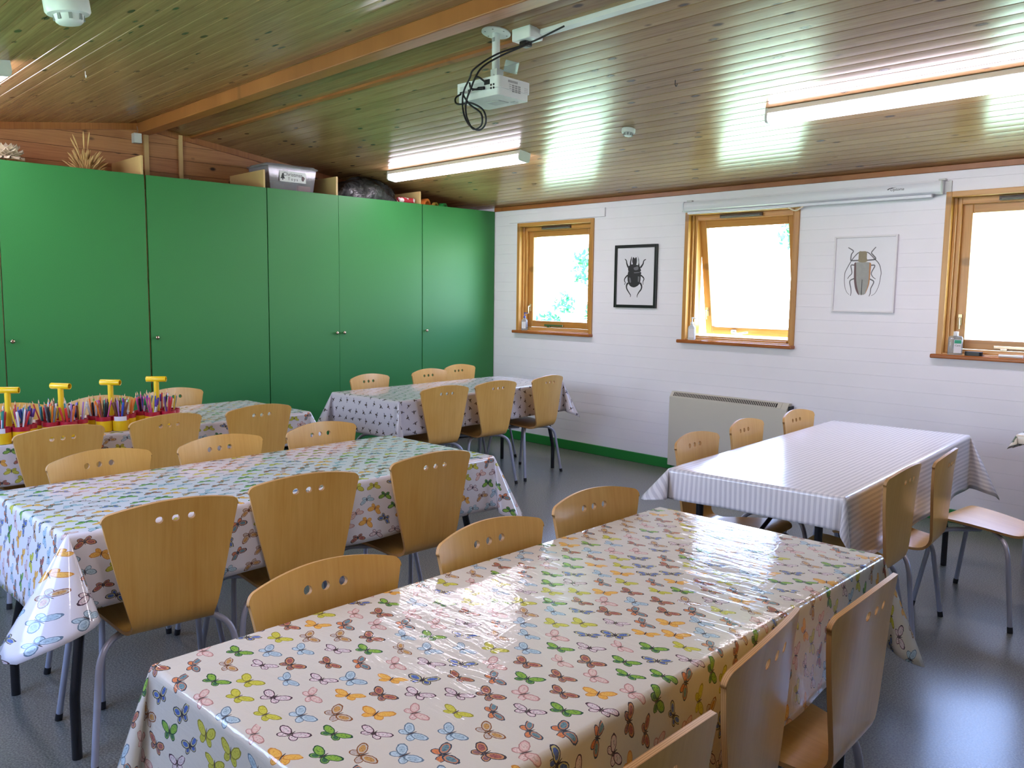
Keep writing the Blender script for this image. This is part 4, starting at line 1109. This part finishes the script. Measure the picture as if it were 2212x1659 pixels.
b = MB(); b.prism(rrect(.105, .042, .018), 0, .026); o = b.build('board_eraser', M['black'], None, bevel=.006, loc=(4.553, -.022, SZ), smooth=40); o.rotation_euler = (0, 0, -.05); tag(o, 'black board rubber lying on the right window sill', 'board rubber')
b = MB(); b.tube([(0, 0, .009), (.09, 0, .009), (.092, 0, .009), (.135, 0, .009)], [.0085, .0085, .0095, .0095], 12); o = b.build('marker_pen', M['white'], None, smooth=40, loc=(4.70, -.028, SZ)); tag(o, 'white marker pen lying on the right window sill', 'pen')

# ------------------------------------------------------------------ things on top of the cupboards (shelf at 2.208)
ST = 2.209
E = empty('storage_box', (-.27, -2.235, ST), 0, 'clear plastic storage box with a Christmas sign on top of the cupboards', 'storage box')
def shell(b, w0, d0, w1, d1, h, t):
    for (sx, sy) in ((1, 0), (-1, 0), (0, 1), (0, -1)):
        if sx: P = [(sx * w0, -d0, 0), (sx * w0, d0, 0), (sx * w1, d1, h), (sx * w1, -d1, h)]; N = V((-sx * t, 0, 0))
        else: P = [(-w0, sy * d0, 0), (w0, sy * d0, 0), (w1, sy * d1, h), (-w1, sy * d1, h)]; N = V((0, -sy * t, 0))
        vs = [V(p) for p in P] + [V(p) + N for p in P]; b.add(vs, [(0, 1, 2, 3), (4, 7, 6, 5), (0, 4, 5, 1), (1, 5, 6, 2), (2, 6, 7, 3), (3, 7, 4, 0)])
b = MB(); shell(b, .15, .185, .17, .225, .29, .003); b.box(-.15, .15, -.185, .185, 0, .003); b.build('tub', M['bin'], E)
b = MB(); b.prism(rrect(.37, .50, .04), .288, .300); b.prism(rrect(.33, .46, .035), .300, .312); b.build('lid', M['bin'], E, bevel=.004, smooth=35)
Ts = Mx(((0, 0, 1, .1715), (1, 0, 0, 0.0), (0, 1, 0, .17), (0, 0, 0, 1)))
b = MB(); b.prism([(-.122, .0), (.122, .0), (.122, .088), (-.122, .088)], -.003, .001, Ts); sg = b.build('paper_sign', M['paper'], E)
text_obj('sign_word', 'Christmas', .044, M['ink'], sg, Ts @ Mx.Translation((.0, .048, .0012))); text_obj('sign_word', 'Toys', .034, M['ink'], sg, Ts @ Mx.Translation((0, .014, .0012)), space=1.5)
b = MB(); tr = [(-.022, 0), (-.004, 0), (-.004, -.012), (.004, -.012), (.004, 0), (.022, 0), (.010, .016), (.016, .016), (.006, .030), (.010, .030), (0, .048), (-.010, .030), (-.006, .030), (-.016, .016), (-.010, .016)]
b.prism(tr, .001, .0022, Ts @ Mx.Translation((-.094, .024, 0))); b.build('tree_mark', M['ink'], sg)
b = MB(); b.prism([(-.014, 0), (-.005, -.012), (.008, -.010), (.012, .004), (.02, .012), (.008, .026), (-.004, .030), (-.012, .018)], .001, .0022, Ts @ Mx.Translation((.094, .028, 0))); b.build('figure_mark', M['inkplum'], sg)
for (yy, zz, ww, hh, m_, lab) in ((-.10, .004, .12, .18, 'black', 'dark folded cloth inside the clear Christmas box'), (.06, .004, .17, .10, 'petal', 'cream packet inside the clear Christmas box')):
    b = MB(); b.box(-.10, .12, -ww / 2, ww / 2, 0, hh); o = b.build('packed_bundle', M[m_], None, bevel=.03, seg=3, loc=(-.27, -2.235 + yy, ST + zz), smooth=60); tag(o, lab, 'packed item')
b = MB(); b.box(-.008, .008, -.06, .06, 0, .05); o = b.build('card_packet', plain('red_card', srgb(206, 82, 60), .5), None, loc=(-.125, -2.12, ST + .10), bevel=.002); tag(o, 'red patterned card packet inside the clear Christmas box', 'packet')

# grey plastic bag: lumpy closed form
def lumpy(name, rx, ry, rz, seed, mat, loc, label, cat, amp=.16, flat=True, n=30):
    R = random.Random(seed); ks = [(R.uniform(2, 7), R.uniform(2, 7), R.uniform(0, 6), R.uniform(0, 6)) for _ in range(6)]
    b = MB(); vs = []; nu, nv = n * 2, n
    for j in range(nv + 1):
        ph = pi * j / nv
        for i in range(nu):
            th = 2 * pi * i / nu
            k = 1 + amp * sum(sin(a * th_ + p) * sin(c * ph + q) for (a, c, p, q) in ks for th_ in (round(1) * th,) if True) / 3 if False else 1 + amp * sum(sin(round(a) * th + p) * sin(c * ph + q) * sin(ph) for a, c, p, q in ks) / 3
            vs.append((rx * sin(ph) * cos(th) * k, ry * sin(ph) * sin(th) * k, max(0, rz * .25 + rz * .78 * cos(ph) * k)))
    fs = [(j * nu + i, j * nu + (i + 1) % nu, (j + 1) * nu + (i + 1) % nu, (j + 1) * nu + i) for j in range(nv) for i in range(nu)]
    b.add(vs, fs); o = b.build(name, mat, None, smooth=180, loc=loc); return tag(o, label, cat)
lumpy('plastic_bag', .17, .345, .30, 3, M['bag'], (-.25, -1.42, ST), 'shiny grey plastic bag of soft things on top of the cupboards', 'bag')
b = MB(); b.tube([(0, -.085, .025), (0, -.083, .026), (0, .083, .026), (0, .085, .025)], [.024, .027, .027, .024], 20)
tr_ = NT('red_spotted_wrap'); vo = tr_.n('ShaderNodeTexVoronoi'); vo.inputs['Scale'].default_value = 16; tr_.l(tr_.obj(), vo.inputs['Vector'])
tr_.bsdf(tr_.mix(tr_.math('LESS_THAN', vo.outputs['Distance'], .38), srgb(190, 40, 60), srgb(236, 220, 220)), .4)
o = b.build('wrapping_paper_roll', tr_.mat, None, smooth=40, loc=(-.055, -1.09, ST + .090)); tag(o, 'red and white wrapping paper roll beside the grey bag', 'paper roll')
b = MB(); b.box(-.02, .02, -.08, .08, 0, .090); o = b.build('gift_carton', M['carcass'], None, loc=(-.055, -1.09, ST), bevel=.003); tag(o, 'small carton under the red wrapping paper roll', 'carton')
def tape(y, r, m_, label, w=.05):
    b = MB(); T = Mx.Translation((0, 0, r)) @ Mx.Rotation(pi / 2, 4, 'Y') 
    b.lathe([(r * .72, -w / 2), (r, -w / 2), (r, w / 2), (r * .72, w / 2), (r * .72, -w / 2)], 28, T=T, cap=False); o = b.build('tape_roll', m_, None, smooth=40, loc=(-.086, y, ST)); o.rotation_euler = (0, 0, .5); tag(o, label, 'tape roll', 'rolls of tape on the corner cupboard')
tape(-.835, .078, plain('orange_tape', srgb(222, 120, 52), .35), 'orange roll of tape on the corner cupboard, leftmost')
tape(-.715, .066, plain('clear_tape', srgb(190, 150, 70), .25), 'amber see-through roll of tape on the corner cupboard, in the middle', .03)
tape(-.618, .066, plain('green_tape', srgb(40, 150, 66), .35), 'green roll of tape on the corner cupboard, nearest the white wall')

# dried grass in a jar (stalks are uncountable) and paper flowers
E = empty('dried_grass_bunch', (-.30, -3.80, ST), 0, 'bunch of dried straw-coloured grasses standing on the cupboards', 'dried grass')
b = MB(); b.lathe([(.04, 0), (.045, .01), (.045, .08), (.04, .085)], 20); b.build('jar', M['offwhite'], E, smooth=40)
b = MB(); R = random.Random(5)
for k in range(170):
    a = R.uniform(0, 6.28); sp = R.uniform(.02, .16) if k > 4 else R.uniform(.05, .1); H = R.uniform(.14, .27) if k > 4 else R.uniform(.34, .385)
    if sp > .12: H *= .8
    p = [(.02 * cos(a), .02 * sin(a), .02), (.3 * sp * cos(a), .3 * sp * sin(a), H * .5), (.7 * sp * cos(a), .7 * sp * sin(a), H * .82), (sp * cos(a), sp * sin(a), H)]
    b.tube(smooth_path(p, 3), [.0016] * 6 + [.0052, .0062, .0048, .001], 5)
tag(b.build('stalk', M['straw'], E), kind='stuff')
def flower(y, z, R0, label, seed, x=-.30):
    E = empty('paper_flower', (x, y, ST), 0, label, 'paper flower', 'paper flowers on the cupboards'); R = random.Random(seed); b = MB()
    for ring, (rr, el, n) in enumerate(((R0, -.25, 11), (R0 * .95, .25, 10), (R0 * .9, .65, 9), (R0 * .75, 1.0, 7), (R0 * .6, 1.35, 5))):
        for k in range(n):
            a = 2 * pi * (k + .5 * ring) / n + R.uniform(-.1, .1); u = V((cos(a) * cos(el), sin(a) * cos(el), sin(el))); s = V((-sin(a), cos(a), 0)); w = rr * .42
            vs = []
            for i in range(5):
                t = i / 4
                for q in (-1, -.5, 0, .5, 1):
                    wd = w * sin(pi * (.12 + .8 * t)) * q; cup = -.18 * rr * q * q + .12 * rr * t * t * (1 if q % 1 == 0 else .4)
                    vs.append(u * (rr * t) + s * wd + V((0, 0, 1)) * cup + V((0, 0, z)))
            b.add(vs, [(i * 5 + j, i * 5 + j + 1, i * 5 + j + 6, i * 5 + j + 5) for i in range(4) for j in range(4)])
    o = b.build('petals', M['petal'], E, smooth=60, fix=False); md = o.modifiers.new('Solidify', 'SOLIDIFY'); md.thickness = .0015
    b = MB(); b.cyl((0, 0, 0), (0, 0, z + .01), .012, 10); b.build('stem', M['carcass'], E)
flower(-4.30, .165, .11, 'big cream paper flower on the cupboards at the left edge', 3); flower(-3.06, .10, .05, 'small cream paper flower just peeping over the cupboard door', 9)

# ------------------------------------------------------------------ outside
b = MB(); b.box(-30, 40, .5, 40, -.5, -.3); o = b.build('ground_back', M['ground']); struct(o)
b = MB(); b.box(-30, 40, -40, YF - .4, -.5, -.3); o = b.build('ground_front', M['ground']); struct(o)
def tree(x, y, z, clumps, n, label, seed, leaf=.11):
    E = empty('leafy_tree', (x, y, -.3), 0, label, 'tree', 'trees outside the windows'); R = random.Random(seed)
    b = MB(); 
    for cx, cz, r in clumps: b.tube(smooth_path([(0, 0, 0), (cx * .3, 0, (cz + .3) * .5), (cx, .05, cz + .3)], 4), [.03, .028, .025, .022, .02, .018, .014, .010, .006], 8)
    b.build('trunk', M['bark'], E, smooth=60)
    b = MB()
    for cx, cz, r in clumps:
        for k in range(int(n * r * r * 16)):
            d = V((R.gauss(0, 1), R.gauss(0, 1), R.gauss(0, 1))).normalized() * r * (R.random() ** .4); c = V((cx, 0, cz + .3)) + d
            u = V((R.gauss(0, 1), R.gauss(0, 1), R.gauss(0, 1))).normalized(); v = u.orthogonal().normalized(); s = leaf * R.uniform(.6, 1.2)
            q = u.cross(v) * .012
            b.add([c - u * s * .5, c + v * s * .22 + q, c + u * s * .5, c - v * s * .22 + q], [(0, 1, 2), (0, 2, 3)])
    tag(b.build('foliage', M['leaf'], E, fix=False), kind='stuff')
def spot(u, v, y):   # not used for placement by lens: world spots were measured once and rounded
    return None
tree(-1.75, 3.0, 0, [(-.35, .98, .26), (.0, 1.35, .18), (.25, .75, .22), (.75, 1.25, .32), (.95, .78, .24), (.42, 1.85, .26)], 150, 'pale green leafy tree seen through the left window', 11)
tree(1.35, 3.2, 0, [(.30, 2.22, .24), (.62, 1.95, .14)], 150, 'leafy branch of a tree seen through the middle window', 12)

# ------------------------------------------------------------------ light
w = bpy.data.worlds.new('sky'); sc.world = w; w.use_nodes = True; nt = w.node_tree; nt.nodes.clear()
tc = nt.nodes.new('ShaderNodeTexCoord'); sp = nt.nodes.new('ShaderNodeSeparateXYZ'); nt.links.new(tc.outputs['Generated'], sp.inputs[0])
rp = nt.nodes.new('ShaderNodeValToRGB'); nt.links.new(sp.outputs[2], rp.inputs[0]); e = rp.color_ramp.elements
e[0].position = .0; e[0].color = (.9, 1., .95, 1); e[1].position = .9; e[1].color = (.34, .52, 1., 1); q = e.new(.10); q.color = (.84, .95, 1., 1); q = e.new(.24); q.color = (.38, .54, 1., 1)
bg = nt.nodes.new('ShaderNodeBackground'); nt.links.new(rp.outputs[0], bg.inputs[0]); bg.inputs[1].default_value = 9.0
sl = bpy.data.lights.new('sun', 'SUN'); sl.energy = 22; sl.angle = RD(.6); sl.color = (1, .97, .92); so = bpy.data.objects.new('sun', sl); COL.objects.link(so); so.rotation_euler = (0, RD(-40), 0)
wo = nt.nodes.new('ShaderNodeOutputWorld'); nt.links.new(bg.outputs[0], wo.inputs[0])
for (a, c), yy, rx in [(q_, .16, 90) for q_ in WINS] + [(q_, YF - .14, -90) for q_ in FWINS]:
    ld = bpy.data.lights.new('window_portal', 'AREA'); ld.shape = 'RECTANGLE'; ld.size = c - a; ld.size_y = WZ1 - WZ0; ld.cycles.is_portal = True
    lo = bpy.data.objects.new('window_portal', ld); COL.objects.link(lo); lo.location = ((a + c) / 2, yy, (WZ0 + WZ1) / 2); lo.rotation_euler = (RD(-rx), 0, 0)

# ------------------------------------------------------------------ camera
yaw, pit, rol = RD(135.86040034), RD(-6.1603967), RD(-.7292085)
f = V((cos(yaw) * cos(pit), sin(yaw) * cos(pit), sin(pit))); r = f.cross(V((0, 0, 1))).normalized(); d = f.cross(r)
r2 = r * cos(rol) + d * sin(rol); d2 = d * cos(rol) - r * sin(rol)
cam = bpy.data.cameras.new('camera'); co = bpy.data.objects.new('camera', cam); COL.objects.link(co)
cam.sensor_fit = 'HORIZONTAL'; cam.sensor_width = 36; cam.lens = 1799.214 / 2212 * 36; cam.clip_start = .05
co.matrix_world = Mx(((r2.x, -d2.x, -f.x, 6.32571514), (r2.y, -d2.y, -f.y, -5.87191668), (r2.z, -d2.z, -f.z, 1.46881504), (0, 0, 0, 1)))
sc.camera = co
sc.view_settings.view_transform = 'Standard'; sc.view_settings.look = 'None'; sc.view_settings.gamma = 1; sc.view_settings.exposure = 1.04
sc.view_settings.use_curve_mapping = False
sc.cycles.max_bounces = 5; sc.cycles.diffuse_bounces = 3; sc.cycles.glossy_bounces = 2; sc.cycles.transparent_max_bounces = 8; sc.cycles.use_adaptive_sampling = True; sc.cycles.adaptive_threshold = .05
sc.cycles.sample_clamp_indirect = 8; sc.cycles.caustics_reflective = False; sc.cycles.caustics_refractive = False
